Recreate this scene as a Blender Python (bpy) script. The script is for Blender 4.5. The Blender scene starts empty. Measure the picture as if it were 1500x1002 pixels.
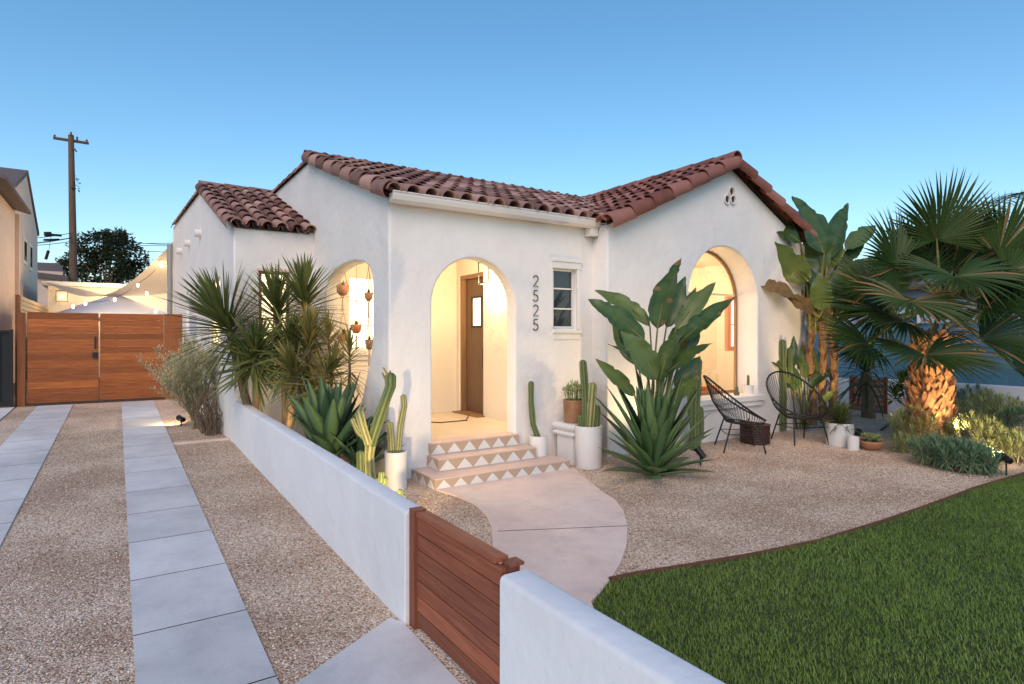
import bpy, math, random
import numpy as np
from mathutils import Vector, Matrix
random.seed(7); rng = np.random.default_rng(7)
V = Vector; PI = math.pi
sc = bpy.context.scene; COL = sc.collection
TH = math.radians(33.36); F = V((math.sin(TH), math.cos(TH), 0)); R = V((math.cos(TH), -math.sin(TH), 0)); Z = V((0, 0, 1))
CAM = V((0, 0, 1.7)); FP = 878.0; SL = .0245
# ---- surveying helpers: bearings read off the photograph turned into places on known planes
def P(u, v, d): return CAM + F*d + R*((u-750)/FP*d) + Z*((493-v)/FP*d)
def onY(u, v, Y): t = (u-750)/FP; return P(u, v, Y/(math.cos(TH)-t*math.sin(TH)))
def onX(u, v, X): t = (u-750)/FP; return P(u, v, X/(math.sin(TH)+t*math.cos(TH)))
def onZ(u, v, z): return P(u, v, (1.7-z)*FP/(v-493))
def gz(y): return SL*max(-12, min(20, y))
def onG(u, v):
    t = (u-750)/FP; k = math.cos(TH)-t*math.sin(TH); return P(u, v, 1.7/((v-493)/FP+SL*k))
def dep(p): return (V(p)-CAM).dot(F)

# ---- mesh builder
class MB:
    def __init__(s): s.v = []; s.f = []; s.m = []; s.t = []
    def add(s, vs, fs, mat=0, tint=None):
        o = len(s.v); s.v.extend(tuple(v) for v in vs)
        tt = random.random() if tint is None else tint
        for f in fs: s.f.append([i+o for i in f]); s.m.append(mat); s.t.append(tt)
    def box(s, a, b, mat=0, tint=None, M=None):
        x0, y0, z0 = a; x1, y1, z1 = b
        vs = [V(p) for p in ((x0,y0,z0),(x1,y0,z0),(x1,y1,z0),(x0,y1,z0),(x0,y0,z1),(x1,y0,z1),(x1,y1,z1),(x0,y1,z1))]
        if M: vs = [M @ p for p in vs]
        s.add(vs, ((0,3,2,1),(4,5,6,7),(0,1,5,4),(1,2,6,5),(2,3,7,6),(3,0,4,7)), mat, tint)
    def bar(s, p, q, w, h, up=Z, mat=0, tint=None):       # rectangular bar from p to q
        p = V(p); q = V(q); d = (q-p).normalized(); sd = d.cross(V(up)).normalized(); u = sd.cross(d)
        vs = [c+sd*a*w/2+u*b*h/2 for c in (p, q) for a, b in ((-1,-1),(1,-1),(1,1),(-1,1))]
        s.add(vs, ((0,1,2,3),(7,6,5,4),(0,4,5,1),(1,5,6,2),(2,6,7,3),(3,7,4,0)), mat, tint)
    def tube(s, pts, r, n=8, mat=0, tint=None, cap=True, closed=False):
        pts = [V(p) for p in pts]; rr = r if isinstance(r, (list, tuple)) else [r]*len(pts); k = len(pts)
        vs = []; prev = None
        for i, p in enumerate(pts):
            if closed: d = pts[(i+1) % k]-pts[i-1]
            else: d = pts[min(i+1, k-1)]-pts[max(i-1, 0)]
            d.normalize()
            if prev is None: a = d.cross(V((.13, .31, .94))).normalized() if abs(d.z) < .9 else d.cross(V((1, .1, 0))).normalized()
            else: a = (prev-d*prev.dot(d)).normalized()
            prev = a; b = d.cross(a)
            vs += [p+(a*math.cos(2*PI*j/n)+b*math.sin(2*PI*j/n))*rr[i] for j in range(n)]
        fs = []
        for i in range(k if closed else k-1):
            i2 = (i+1) % k
            for j in range(n): fs.append((i*n+j, i*n+(j+1) % n, i2*n+(j+1) % n, i2*n+j))
        if cap and not closed: fs += [tuple(range(n))[::-1], tuple((k-1)*n+j for j in range(n))]
        s.add(vs, fs, mat, tint)
    def lathe(s, prof, c, n=32, mat=0, tint=None):        # prof: (radius, z) list
        c = V(c); vs = [c+V((r*math.cos(2*PI*j/n), r*math.sin(2*PI*j/n), z)) for r, z in prof for j in range(n)]
        fs = [(i*n+j, i*n+(j+1) % n, (i+1)*n+(j+1) % n, (i+1)*n+j) for i in range(len(prof)-1) for j in range(n)]
        s.add(vs, fs, mat, tint)
    def prism(s, poly, d, mat=0, tint=None):              # planar polygon (3D points) extruded along d
        n = len(poly); poly = [V(p) for p in poly]; d = V(d)
        fs = [tuple(range(n))[::-1], tuple(range(n, 2*n))]+[(i, (i+1) % n, n+(i+1) % n, n+i) for i in range(n)]
        s.add(poly+[p+d for p in poly], fs, mat, tint)
    def build(s, name, mats, parent=None, smooth=False, origin=None):
        me = bpy.data.meshes.new(name)
        if not isinstance(mats, (list, tuple)): mats = [mats]
        off = V(origin) if origin is not None else V((0, 0, 0))
        co = np.array(s.v, dtype=np.float32)-np.array(off, dtype=np.float32)
        me.from_pydata(co.tolist(), [], s.f)
        for m in mats: me.materials.append(m)
        me.polygons.foreach_set('material_index', s.m)
        a = me.attributes.new('tint', 'FLOAT', 'FACE'); a.data.foreach_set('value', s.t)
        if smooth: me.polygons.foreach_set('use_smooth', [True]*len(s.f))
        me.update(); return link(me, name, parent, off)
WT = {}
def link(me, name, parent=None, off=None):
    o = bpy.data.objects.new(name, me); COL.objects.link(o); off = V(off) if off is not None else V((0, 0, 0))
    o.location = off; WT[o.name] = off
    if parent is not None: o.parent = parent; o.matrix_parent_inverse = Matrix.Translation(-WT[parent.name])
    return o
def tag(o, label=None, cat=None, group=None, kind=None):
    if label: o['label'] = label
    if cat: o['category'] = cat
    if group: o['group'] = group
    if kind: o['kind'] = kind
    return o
def thing(name, label, cat, loc=(0, 0, 0), group=None):
    o = bpy.data.objects.new(name, None); COL.objects.link(o); o.location = loc; WT[o.name] = V(loc); o.empty_display_size = .1
    return tag(o, label, cat, group)
def copy_tree(o, loc, label, rot=0, scale=1):
    r = o.copy(); COL.objects.link(r); r.location = loc; r.rotation_euler = (0, 0, rot); r.scale = (scale,)*3; r['label'] = label
    def rec(a, b):
        for ch in [c for c in bpy.data.objects if c.parent == a]:
            c = ch.copy(); COL.objects.link(c); c.parent = b; rec(ch, c)
    rec(o, r); return r

# ---- materials
def mat(name, col=(.5,.5,.5), rough=.7, col2=None, scale=6, bump=0, bscale=60, detail=4, metal=0, stretch=None, spec=.4, tintamt=0, tintcol=None, trans=0, coat=0):
    m = bpy.data.materials.new(name); m.use_nodes = True; nt = m.node_tree; N = nt.nodes; L = nt.links
    b = N['Principled BSDF']; b.inputs['Roughness'].default_value = rough; b.inputs['Metallic'].default_value = metal
    b.inputs['Specular IOR Level'].default_value = spec; b.inputs['Coat Weight'].default_value = coat
    tc = N.new('ShaderNodeTexCoord'); mp = N.new('ShaderNodeMapping'); L.new(tc.outputs['Object'], mp.inputs[0])
    if stretch: mp.inputs['Scale'].default_value = stretch
    c1 = (*col, 1); last = None
    if col2:
        n = N.new('ShaderNodeTexNoise'); n.inputs['Scale'].default_value = scale; n.inputs['Detail'].default_value = detail; n.inputs['Roughness'].default_value = .6
        L.new(mp.outputs[0], n.inputs['Vector'])
        r = N.new('ShaderNodeValToRGB'); r.color_ramp.elements[0].position = .35; r.color_ramp.elements[1].position = .68
        r.color_ramp.elements[0].color = c1; r.color_ramp.elements[1].color = (*col2, 1)
        L.new(n.outputs[0], r.inputs[0]); last = r.outputs[0]
    if tintamt or tintcol:
        at = N.new('ShaderNodeAttribute'); at.attribute_name = 'tint'
        if tintcol:
            mx = N.new('ShaderNodeMix'); mx.data_type = 'RGBA'; L.new(at.outputs['Fac'], mx.inputs[0])
            if last: L.new(last, mx.inputs[6])
            else: mx.inputs[6].default_value = c1
            mx.inputs[7].default_value = (*tintcol, 1); last = mx.outputs[2]
        if tintamt:
            h = N.new('ShaderNodeHueSaturation')
            ma = N.new('ShaderNodeMath'); ma.operation = 'MULTIPLY_ADD'; L.new(at.outputs['Fac'], ma.inputs[0]); ma.inputs[1].default_value = tintamt*2; ma.inputs[2].default_value = 1-tintamt
            L.new(ma.outputs[0], h.inputs['Value'])
            if last: L.new(last, h.inputs['Color'])
            else: h.inputs['Color'].default_value = c1
            last = h.outputs[0]
    if 'concrete' in name:
        for sc_, lo, hi, p0, p1 in ((160, .86, 1.06, .35, .65), (4.3, .90, 1.0, .36, .52), (.9, .90, 1.0, .40, .52)):
            n3 = N.new('ShaderNodeTexNoise'); n3.inputs['Scale'].default_value = sc_; n3.inputs['Detail'].default_value = 8; n3.inputs['Roughness'].default_value = .7; L.new(tc.outputs['Object'], n3.inputs['Vector'])
            r3 = N.new('ShaderNodeValToRGB'); r3.color_ramp.elements[0].position = p0; r3.color_ramp.elements[1].position = p1; r3.color_ramp.elements[0].color = (lo, lo, lo*1.01, 1); r3.color_ramp.elements[1].color = (hi, hi, hi, 1); L.new(n3.outputs[0], r3.inputs[0])
            m3 = N.new('ShaderNodeMix'); m3.data_type = 'RGBA'; m3.blend_type = 'MULTIPLY'; m3.inputs[0].default_value = 1; L.new(last, m3.inputs[6]); L.new(r3.outputs[0], m3.inputs[7]); last = m3.outputs[2]
    if last: L.new(last, b.inputs['Base Color'])
    else: b.inputs['Base Color'].default_value = c1
    if bump:
        n2 = N.new('ShaderNodeTexNoise'); n2.inputs['Scale'].default_value = bscale; n2.inputs['Detail'].default_value = 6; L.new(mp.outputs[0], n2.inputs['Vector'])
        bp = N.new('ShaderNodeBump'); bp.inputs['Strength'].default_value = min(1, bump*20); bp.inputs['Distance'].default_value = bump; L.new(n2.outputs[0], bp.inputs['Height']); L.new(bp.outputs[0], b.inputs['Normal'])
    if trans:
        tr = N.new('ShaderNodeBsdfTranslucent'); ms = N.new('ShaderNodeMixShader'); ms.inputs[0].default_value = trans
        if last: L.new(last, tr.inputs[0])
        else: tr.inputs[0].default_value = c1
        L.new(b.outputs[0], ms.inputs[1]); L.new(tr.outputs[0], ms.inputs[2]); L.new(ms.outputs[0], N['Material Output'].inputs[0])
    return m
def emit(name, col, st):
    m = bpy.data.materials.new(name); m.use_nodes = True; b = m.node_tree.nodes['Principled BSDF']
    b.inputs['Base Color'].default_value = (*[min(1, c) for c in col], 1); b.inputs['Emission Color'].default_value = (*col, 1); b.inputs['Emission Strength'].default_value = st; return m
def glass(name, tint=(1, 1, 1), op=.12, rough=.02):
    m = bpy.data.materials.new(name); m.use_nodes = True; nt = m.node_tree; N = nt.nodes; L = nt.links; N.remove(N['Principled BSDF'])
    t = N.new('ShaderNodeBsdfTransparent'); t.inputs[0].default_value = (*tint, 1); g = N.new('ShaderNodeBsdfGlossy'); g.inputs['Roughness'].default_value = rough
    f = N.new('ShaderNodeFresnel'); f.inputs[0].default_value = 1.5; a = N.new('ShaderNodeMath'); a.inputs[1].default_value = op; L.new(f.outputs[0], a.inputs[0])
    ms = N.new('ShaderNodeMixShader'); L.new(a.outputs[0], ms.inputs[0]); L.new(t.outputs[0], ms.inputs[1]); L.new(g.outputs[0], ms.inputs[2]); L.new(ms.outputs[0], N['Material Output'].inputs[0]); return m

def stucco(name, c1, c2, fine=90, lump=3.0):
    m = mat(name, c1, .88, c2, 1.3, spec=.2); nt = m.node_tree; N = nt.nodes; L = nt.links; b = N['Principled BSDF']
    tc = N.new('ShaderNodeTexCoord')
    a = N.new('ShaderNodeTexNoise'); a.inputs['Scale'].default_value = fine; a.inputs['Detail'].default_value = 3; L.new(tc.outputs['Object'], a.inputs['Vector'])
    c = N.new('ShaderNodeTexNoise'); c.inputs['Scale'].default_value = lump; c.inputs['Detail'].default_value = 4; c.inputs['Roughness'].default_value = .6; L.new(tc.outputs['Object'], c.inputs['Vector'])
    b1 = N.new('ShaderNodeBump'); b1.inputs['Strength'].default_value = .35; b1.inputs['Distance'].default_value = .004; L.new(a.outputs[0], b1.inputs['Height'])
    b2 = N.new('ShaderNodeBump'); b2.inputs['Strength'].default_value = .5; b2.inputs['Distance'].default_value = .05; L.new(c.outputs[0], b2.inputs['Height']); L.new(b1.outputs[0], b2.inputs['Normal'])
    L.new(b2.outputs[0], b.inputs['Normal']); return m
def gravel_mat():
    m = bpy.data.materials.new('gravel'); m.use_nodes = True; nt = m.node_tree; N = nt.nodes; L = nt.links; b = N['Principled BSDF']
    b.inputs['Roughness'].default_value = .85; b.inputs['Specular IOR Level'].default_value = .25
    tc = N.new('ShaderNodeTexCoord'); mp = N.new('ShaderNodeMapping'); L.new(tc.outputs['Object'], mp.inputs[0]); mp.inputs['Scale'].default_value = (1, 1, .3)
    v = N.new('ShaderNodeTexVoronoi'); v.inputs['Scale'].default_value = 98; L.new(mp.outputs[0], v.inputs['Vector'])
    sp = N.new('ShaderNodeSeparateColor'); L.new(v.outputs['Color'], sp.inputs[0])
    r = N.new('ShaderNodeValToRGB'); r.color_ramp.interpolation = 'LINEAR'; e = r.color_ramp.elements
    e[0].color = (.25, .16, .105, 1); e[0].position = 0; e[1].color = (.90, .82, .72, 1); e[1].position = 1
    for p, c in ((.2, (.50, .34, .24, 1)), (.45, (.72, .53, .38, 1)), (.65, (.64, .52, .42, 1)), (.82, (.88, .72, .56, 1))):
        q = e.new(p); q.color = c
    L.new(sp.outputs[0], r.inputs[0])
    big = N.new('ShaderNodeTexNoise'); big.inputs['Scale'].default_value = 1.1; big.inputs['Detail'].default_value = 5; L.new(mp.outputs[0], big.inputs['Vector'])
    br = N.new('ShaderNodeValToRGB'); br.color_ramp.elements[0].position = .38; br.color_ramp.elements[0].color = (.72, .66, .62, 1); br.color_ramp.elements[1].position = .6; br.color_ramp.elements[1].color = (1, 1, 1, 1)
    L.new(big.outputs[0], br.inputs[0])
    mx = N.new('ShaderNodeMix'); mx.data_type = 'RGBA'; mx.blend_type = 'MULTIPLY'; mx.inputs[0].default_value = 1; L.new(r.outputs[0], mx.inputs[6]); L.new(br.outputs[0], mx.inputs[7])
    L.new(mx.outputs[2], b.inputs['Base Color'])
    ma = N.new('ShaderNodeMath'); ma.operation = 'MULTIPLY'; ma.inputs[1].default_value = -1; L.new(v.outputs['Distance'], ma.inputs[0])
    bp = N.new('ShaderNodeBump'); bp.inputs['Strength'].default_value = .9; bp.inputs['Distance'].default_value = .012; L.new(ma.outputs[0], bp.inputs['Height']); L.new(bp.outputs[0], b.inputs['Normal'])
    return m
def wood_mat(name, c1, c2, axis, tint=.3, rough=.62):
    st = {'x': (1.2, 22, 22), 'y': (22, 1.2, 22), 'z': (22, 22, 1.2)}[axis]
    return mat(name, c1, rough, c2, 2.2, bump=.0015, bscale=3, stretch=st, tintamt=tint, detail=6)

M = {}
M['stucco'] = stucco('white stucco', (.80, .775, .745), (.74, .715, .69))
M['stucco_in'] = stucco('porch stucco', (.80, .74, .66), (.76, .70, .62))
M['wallpaint'] = stucco('garden wall stucco', (.72, .73, .745), (.66, .67, .69), lump=2)
M['tile'] = mat('clay tile', (.17, .075, .058), .8, (.29, .145, .11), 5, bump=.003, bscale=40, tintcol=(.38, .23, .19), tintamt=.4)
M['tile_red'] = mat('red clay tile', (.18, .055, .040), .75, (.29, .10, .068), 5, bump=.003, bscale=40, tintcol=(.28, .13, .10), tintamt=.4)
M['under'] = mat('roof underlay', (.05, .03, .025), .9)
M['white'] = mat('white paint', (.78, .76, .72), .45, (.72, .70, .66), 4)
M['gutter'] = mat('gutter metal', (.74, .70, .66), .35)
M['trim'] = mat('cream trim', (.72, .60, .45), .5)
M['concrete'] = mat('concrete slab', (.52, .525, .53), .75, (.70, .70, .70), 1.3, bump=.002, bscale=120, detail=12, tintamt=.10)
M['concrete_warm'] = mat('warm concrete', (.70, .55, .47), .8, (.78, .64, .55), 1.6, bump=.002, bscale=120, detail=8)
M['gravel'] = gravel_mat()
M['stone'] = mat('pebbles', (.28, .18, .12), .8, tintcol=(.85, .76, .65))
M['soil'] = mat('soil', (.10, .065, .045), .95, (.17, .115, .08), 8, bump=.01, bscale=30)
M['lawnbase'] = mat('lawn soil', (.035, .05, .016), .95, (.05, .07, .022), 6, bump=.01, bscale=80)
M['grass'] = mat('grass blades', (.095, .17, .03), .6, tintcol=(.25, .36, .08), trans=.25, spec=.25)
M['deck'] = wood_mat('redwood boards', (.21, .058, .028), (.34, .11, .052), 'y', .35)
M['deckz'] = wood_mat('redwood post', (.15, .045, .024), (.22, .075, .04), 'z', .2)
M['cedar'] = wood_mat('cedar boards', (.24, .062, .013), (.42, .135, .034), 'x', .35)
M['cedarz'] = wood_mat('cedar post', (.19, .06, .018), (.30, .10, .032), 'z', .2)
M['cedary'] = wood_mat('cedar rail', (.40, .24, .12), (.52, .33, .18), 'y', .2)
M['black'] = mat('black metal', (.012, .012, .013), .45)
M['cord'] = mat('black cord', (.02, .017, .015), .55)
M['door'] = mat('brown door', (.13, .075, .045), .5, (.17, .10, .06), 3, stretch=(12, 12, 1))
M['doorframe'] = mat('wood casing', (.20, .11, .06), .5, (.27, .15, .08), 3, stretch=(12, 12, 1))
M['glass'] = glass('glass'); M['darkglass'] = mat('dark pane', (.03, .035, .045), .06, spec=.8)
M['lit'] = emit('lit curtain', (1.0, .80, .48), 1.5); M['litwhite'] = emit('lit window glow', (1.0, .86, .62), 2.0)
M['bulb'] = emit('lamp bulb', (1.0, .72, .38), 18); M['orange'] = mat('orange wood', (.55, .17, .05), .5)
M['tread'] = mat('pink step tile', (.60, .45, .38), .55, (.66, .51, .44), 3, bump=.001)
M['tri_w'] = mat('white mosaic', (.66, .66, .64), .4); M['tri_t'] = mat('tan mosaic', (.44, .33, .24), .45)
M['porchfloor'] = mat('porch floor tile', (.66, .56, .44), .45, (.60, .50, .39), 3)
M['pot'] = mat('white glazed pot', (.74, .73, .72), .4, (.70, .69, .68), 4); M['terra'] = mat('terracotta', (.38, .17, .09), .7, (.46, .22, .12), 8)
M['brownpot'] = mat('brown glazed pot', (.24, .12, .06), .35, (.32, .18, .10), 7)
M['cactus'] = mat('cactus skin', (.05, .085, .028), .55, (.08, .12, .04), 20, tintcol=(.15, .18, .07), bump=.002, bscale=60)
M['cactus_y'] = mat('pale cactus skin', (.12, .14, .045), .55, (.19, .20, .07), 20, tintcol=(.40, .38, .17))
M['yucca'] = mat('yucca leaf', (.05, .085, .022), .45, tintcol=(.25, .26, .08), trans=.15)
M['drac'] = mat('dracaena leaf', (.09, .11, .028), .45, tintcol=(.36, .28, .09), trans=.2)
M['agave'] = mat('agave leaf', (.035, .085, .038), .45, (.055, .115, .05), 7, tintcol=(.12, .20, .08))
M['strel'] = mat('paddle leaf', (.022, .065, .020), .33, (.045, .10, .028), 7, tintcol=(.12, .17, .045), trans=.18)
M['strel_dry_lit'] = mat('dry and orange lit leaf', (.26, .15, .055), .6, (.15, .10, .04), 9, trans=.15)  # dry brown, lightened to put orange uplight into two of the leaves
M['crinum'] = mat('strappy leaf', (.045, .11, .035), .38, (.075, .15, .05), 9, tintcol=(.19, .28, .11), trans=.1)
M['petiole'] = mat('leaf stem', (.10, .12, .03), .5, (.20, .17, .06), 7)
M['palm'] = mat('palm frond', (.018, .052, .012), .5, tintcol=(.085, .125, .028), trans=.15, spec=.25)
M['palmdry'] = mat('dry frond', (.22, .13, .05), .7, tintcol=(.34, .22, .09), trans=.2)
M['boot'] = mat('palm boots', (.25, .11, .045), .85, (.42, .21, .10), 14, bump=.008, bscale=40, tintamt=.4)
M['barkor'] = mat('fibrous trunk', (.13, .07, .035), .9, (.24, .14, .07), 14, bump=.008, bscale=30, tintamt=.35)
M['bark'] = mat('bark', (.11, .075, .05), .9, (.19, .14, .10), 12, bump=.01, bscale=30)
M['barklt'] = mat('pale bark', (.26, .19, .12), .9, (.36, .28, .19), 14, bump=.008, bscale=30)
M['bark2'] = mat('yucca stem', (.16, .11, .07), .9, (.24, .17, .11), 14, bump=.008, bscale=30)
M['petiole2'] = mat('shrub twig', (.24, .20, .12), .8, (.34, .29, .18), 14)
M['olive'] = mat('grey green leaf', (.34, .35, .20), .6, tintcol=(.66, .62, .38), trans=.2)
M['senecio'] = mat('blue green succulent', (.08, .16, .09), .5, tintcol=(.24, .34, .18), trans=.15)
M['seneciy'] = mat('yellow green succulent', (.20, .25, .08), .5, tintcol=(.50, .52, .24), trans=.15)
M['treeleaf'] = mat('tree leaf', (.022, .036, .012), .6, tintcol=(.08, .09, .035), trans=.15)
M['wicker'] = mat('dark wicker', (.035, .014, .009), .6, (.06, .025, .015), 30, bump=.004, bscale=70)
M['pinkst'] = stucco('neighbour stucco', (.76, .56, .43), (.68, .50, .39)); M['roofgrey'] = mat('shingle roof', (.12, .09, .085), .9, (.17, .13, .12), 9, bump=.01, bscale=25)
M['sail'] = mat('shade cloth', (.62, .52, .42), .8, trans=.35); M['tent'] = mat('umbrella cloth', (.60, .62, .70), .8, trans=.2)
M['blue'] = mat('blue painted boards', (.08, .20, .29), .6, (.11, .25, .34), 3, tintamt=.12); M['lav'] = mat('pale siding', (.45, .47, .52), .7, tintamt=.06)
M['pole'] = mat('weathered pole', (.12, .07, .045), .9, (.19, .12, .08), 6, stretch=(8, 8, .6))
M['grey'] = mat('galvanised metal', (.30, .32, .33), .5, metal=.3); M['rope'] = mat('macrame rope', (.52, .42, .30), .9)
M['steel_edge'] = mat('rusty edging', (.10, .045, .025), .8, (.16, .08, .05), 20)

# ---- generic leaf
def P_sword(s): return min(1, (s*4+.25))*(1-s**2.2)**.8+.004
def P_strap(s): return min(1, .55+s*2)*(1-s**5)+.003
def P_agave(s): return (.62+.55*math.sin(min(1, s*1.5)*PI*.6))*(1-s**2.6)+.004
def P_paddle(s): return max(.01, math.sin(PI*min(1, s**.74)))**.82
def P_fan(s): return (s/.6 if s < .6 else max(.015, 1-(s-.6)/.4))
def leaf(mb, p, d, n, L, W, grav=.2, curl=0, seg=6, prof=P_sword, fold=.25, thick=0, mat=0, tint=None, jit=0, twist=0):
    p = V(p); d = V(d).normalized(); n = V(n); n = (n-d*n.dot(d))
    if n.length < 1e-4: n = d.orthogonal()
    n.normalize(); ds = L/seg; vs = []; w2 = W/2; c = 4 if thick else 3
    for i in range(seg+1):
        s = i/seg; w = w2*prof(s); sd = d.cross(n).normalized(); j1 = 1+random.uniform(-jit, jit); j2 = 1+random.uniform(-jit, jit)
        f = n*(fold*w)
        vs += [p-sd*w*j1+f, p, p+sd*w*j2+f]
        if thick: vs.append(p-n*thick*max(.05, prof(s)))
        p = p+d*ds; d = (d-Z*grav*ds/L-n*curl*ds/L).normalized(); n = (n-d*n.dot(d)).normalized()
        if twist: n = (Matrix.Rotation(twist/seg, 3, d) @ n)
    if vs[0].x < 3 and any(v.x < 1.52 and v.z < .86 and 3 < v.y < 9 for v in vs): return
    fs = []
    for i in range(seg):
        a = i*c; b = a+c
        fs += [(a, a+1, b+1, b), (a+1, a+2, b+2, b+1)]
        if thick: fs += [(a, b, b+3, a+3), (a+2, a+3, b+3, b+2)]
    mb.add(vs, fs, mat, tint)
def sphdir(az, el): return V((math.cos(az)*math.cos(el), math.sin(az)*math.cos(el), math.sin(el)))

# ---- curve based slab with holes
def arch(x0, x1, z0, zs, za, n=18):
    cx = (x0+x1)/2; r = (x1-x0)/2; pts = [(x0, z0), (x1, z0)]
    for i in range(n+1): a = PI*i/n; pts.append((cx+r*math.cos(a), zs+(za-zs)*math.sin(a)))
    return pts
def rect(x0, x1, z0, z1): return [(x0, z0), (x1, z0), (x1, z1), (x0, z1)]
def slab(name, outer, holes, thick, Mx, material, parent=None, bev=.018):
    cu = bpy.data.curves.new(name, 'CURVE'); cu.dimensions = '2D'; cu.fill_mode = 'BOTH'; cu.extrude = max(.0005, thick/2-bev); cu.bevel_depth = bev; cu.offset = -bev; cu.bevel_resolution = 2
    for pl in [outer]+holes:
        sp = cu.splines.new('POLY'); sp.points.add(len(pl)-1); sp.use_cyclic_u = True
        for q, (x, y) in zip(sp.points, pl): q.co = (x, y, 0, 1)
    tmp = bpy.data.objects.new('tmp', cu); COL.objects.link(tmp)
    dg = bpy.context.evaluated_depsgraph_get(); me = bpy.data.meshes.new_from_object(tmp.evaluated_get(dg)); bpy.data.objects.remove(tmp)
    me.transform(Mx); me.materials.clear(); me.materials.append(material); me.name = name
    return link(me, name, parent)
def MY(y, x=0): return Matrix(((1, 0, 0, x), (0, 0, -1, y), (0, 1, 0, 0), (0, 0, 0, 1)))
def MX(x, y=0): return Matrix(((0, 0, 1, x), (1, 0, 0, y), (0, 1, 0, 0), (0, 0, 0, 1)))
def MD(p, q, off=0):   # slab plane along horizontal direction p->q, local x measured from p
    d = (V(q)-V(p)).normalized(); n = d.cross(Z)
    return Matrix(((d.x, 0, n.x, p[0]+n.x*off), (d.y, 0, n.y, p[1]+n.y*off), (0, 1, 0, 0), (0, 0, 0, 1)))

# =====================================================================  SETTING
def sheet(name, poly, zoff, material, y_cuts=(), label=None, kind='structure'):
    mb = MB(); mb.add([V((x, y, gz(y)+zoff)) for x, y in poly], [tuple(range(len(poly)))]); o = mb.build(name, material); tag(o, label, None, None, kind); return o
def gridsheet(name, xs, ys, zoff, material):
    mb = MB(); vs = [V((x, y, gz(y)+zoff)) for y in ys for x in xs]; n = len(xs)
    mb.add(vs, [(j*n+i, j*n+i+1, (j+1)*n+i+1, (j+1)*n+i) for j in range(len(ys)-1) for i in range(n-1)]); return tag(mb.build(name, material), kind='structure')
gridsheet('ground', [-400, -40, -3, 14, 60, 500], [-200, -12, 0, 20, 60, 800], -.03, M['soil'])
gridsheet('gravel', [-1.6, .5, 2, 5, 9.9, 12.9], [-11, -4, 0, 3, 6, 9, 14.7], 0, M['gravel'])
def strip_obj(x0, x1, joints, name='concrete_strip'):
    mb = MB()
    mb.add([V((x, y, gz(y)+.004)) for y in (joints[0], joints[-1]) for x in (x0+.01, x1-.01)], [(0, 1, 3, 2)], 1)
    for a, b in zip(joints[:-1], joints[1:]):
        a2, b2 = a+.005, b-.005; t = random.random()
        vs = [V((x, y, gz(y)+z)) for z in (-.05, .012) for x, y in ((x0, a2), (x1, a2), (x1, b2), (x0, b2))]
        mb.add(vs, ((4,5,6,7),(1,2,6,5),(3,0,4,7)), 0, t); mb.add(vs, ((0,1,5,4),(2,3,7,6)), 1, t)
    return tag(mb.build(name, [M['concrete'], M['under']]), kind='structure')
js = [-3.3, -2.5, -1.7, -.9, -.1, .7, 1.5, 2.3, 3.0, 3.78, 4.58, 5.36, 6.14, 6.93, 7.8, 8.6, 9.41, 10.3, 11.2, 12.1, 13, 13.9, 14.6]
strip_obj(.07, .63, js, 'driveway_strip'); strip_obj(-1.28, -.725, [y+.25 for y in js[:-1]]+[14.6], 'driveway_strip')
strip_obj(-2.6, -1.62, [12.2, 13.4, 14.6], 'concrete_pad')
mb = MB(); mb.box((.64, 9.32, .12), (1.33, 9.42, gz(9.4)+.02)); tag(mb.build('concrete_kerb', M['concrete_warm']), kind='structure')
mb = MB(); poly = [(.66, -6), (1.345, -6), (1.345, 3.17), (1.30, 3.25), (.66, 2.87)]
mb.prism([V((x, y, gz(y)-.04)) for x, y in poly], (0, 0, .052)); tag(mb.build('driveway_apron', M['concrete']), kind='structure')
# entrance path, rounded edges
Lp = [onG(*q) for q in ((642, 720), (672, 729), (697, 743), (712, 758), (720, 775), (721, 790))]
Rp = [onG(*q) for q in ((840, 687), (860, 704), (882, 722), (902, 735), (914, 752), (919, 775), (918, 800), (910, 825), (897, 848), (880, 870), (866, 884))]
pl = [(p.x, p.y) for p in Lp]+[(1.95, 3.15), (1.49, 3.12), (1.49, 2.14), (2.05, 2.2)]+[(p.x, p.y) for p in Rp[::-1]]
pl = [(2.70, 5.56)]+pl+[(4.42, 5.56)]
mb = MB(); mb.prism([V((x, y, gz(y)-.04)) for x, y in pl], (0, 0, .056)); tag(mb.build('path', M['concrete_warm']), kind='structure')
mb = MB()
for (a, b) in (((729, 781), (918, 773)),):
    p, q = onG(*a), onG(*b); mb.bar(p+Z*.0155, q+Z*.0155, .010, .003)
tag(mb.build('path_joint', M['under']), kind='structure')
# lawn and edging
edge = [onG(*q) for q in ((893, 853), (930, 845), (1000, 834), (1100, 817), (1200, 796), (1290, 768), (1356, 745), (1430, 717), (1500, 696))]
edge = [(p.x, p.y) for p in edge]+[(10.5, 2.5), (12.9, 2.4)]
lawn = [(1.51, -5), (12.9, -5)]+edge[::-1]+[(2.42, 2.78), (2.1, 2.24), (1.51, 2.12)]
mb = MB(); mb.add([V((x, y, gz(y)+.006)) for x, y in lawn], [tuple(range(len(lawn)))]); tag(mb.build('lawn', M['lawnbase']), kind='structure')
mb = MB()
for a, b in zip(edge[:-1], edge[1:]): mb.bar(V((*a, gz(a[1])+.010)), V((*b, gz(b[1])+.010)), .014, .05)
tag(mb.build('lawn_edging', M['steel_edge']), 'thin rusty edging board between gravel and lawn', 'edging')
def inpoly(x, y, poly):
    c = np.zeros(len(x), bool); n = len(poly)
    for i in range(n):
        x0, y0 = poly[i]; x1, y1 = poly[i-1]
        m = ((y0 > y) != (y1 > y)) & (x < (x1-x0)*(y-y0)/((y1-y0) if y1 != y0 else 1e-9)+x0); c ^= m
    return c
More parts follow.
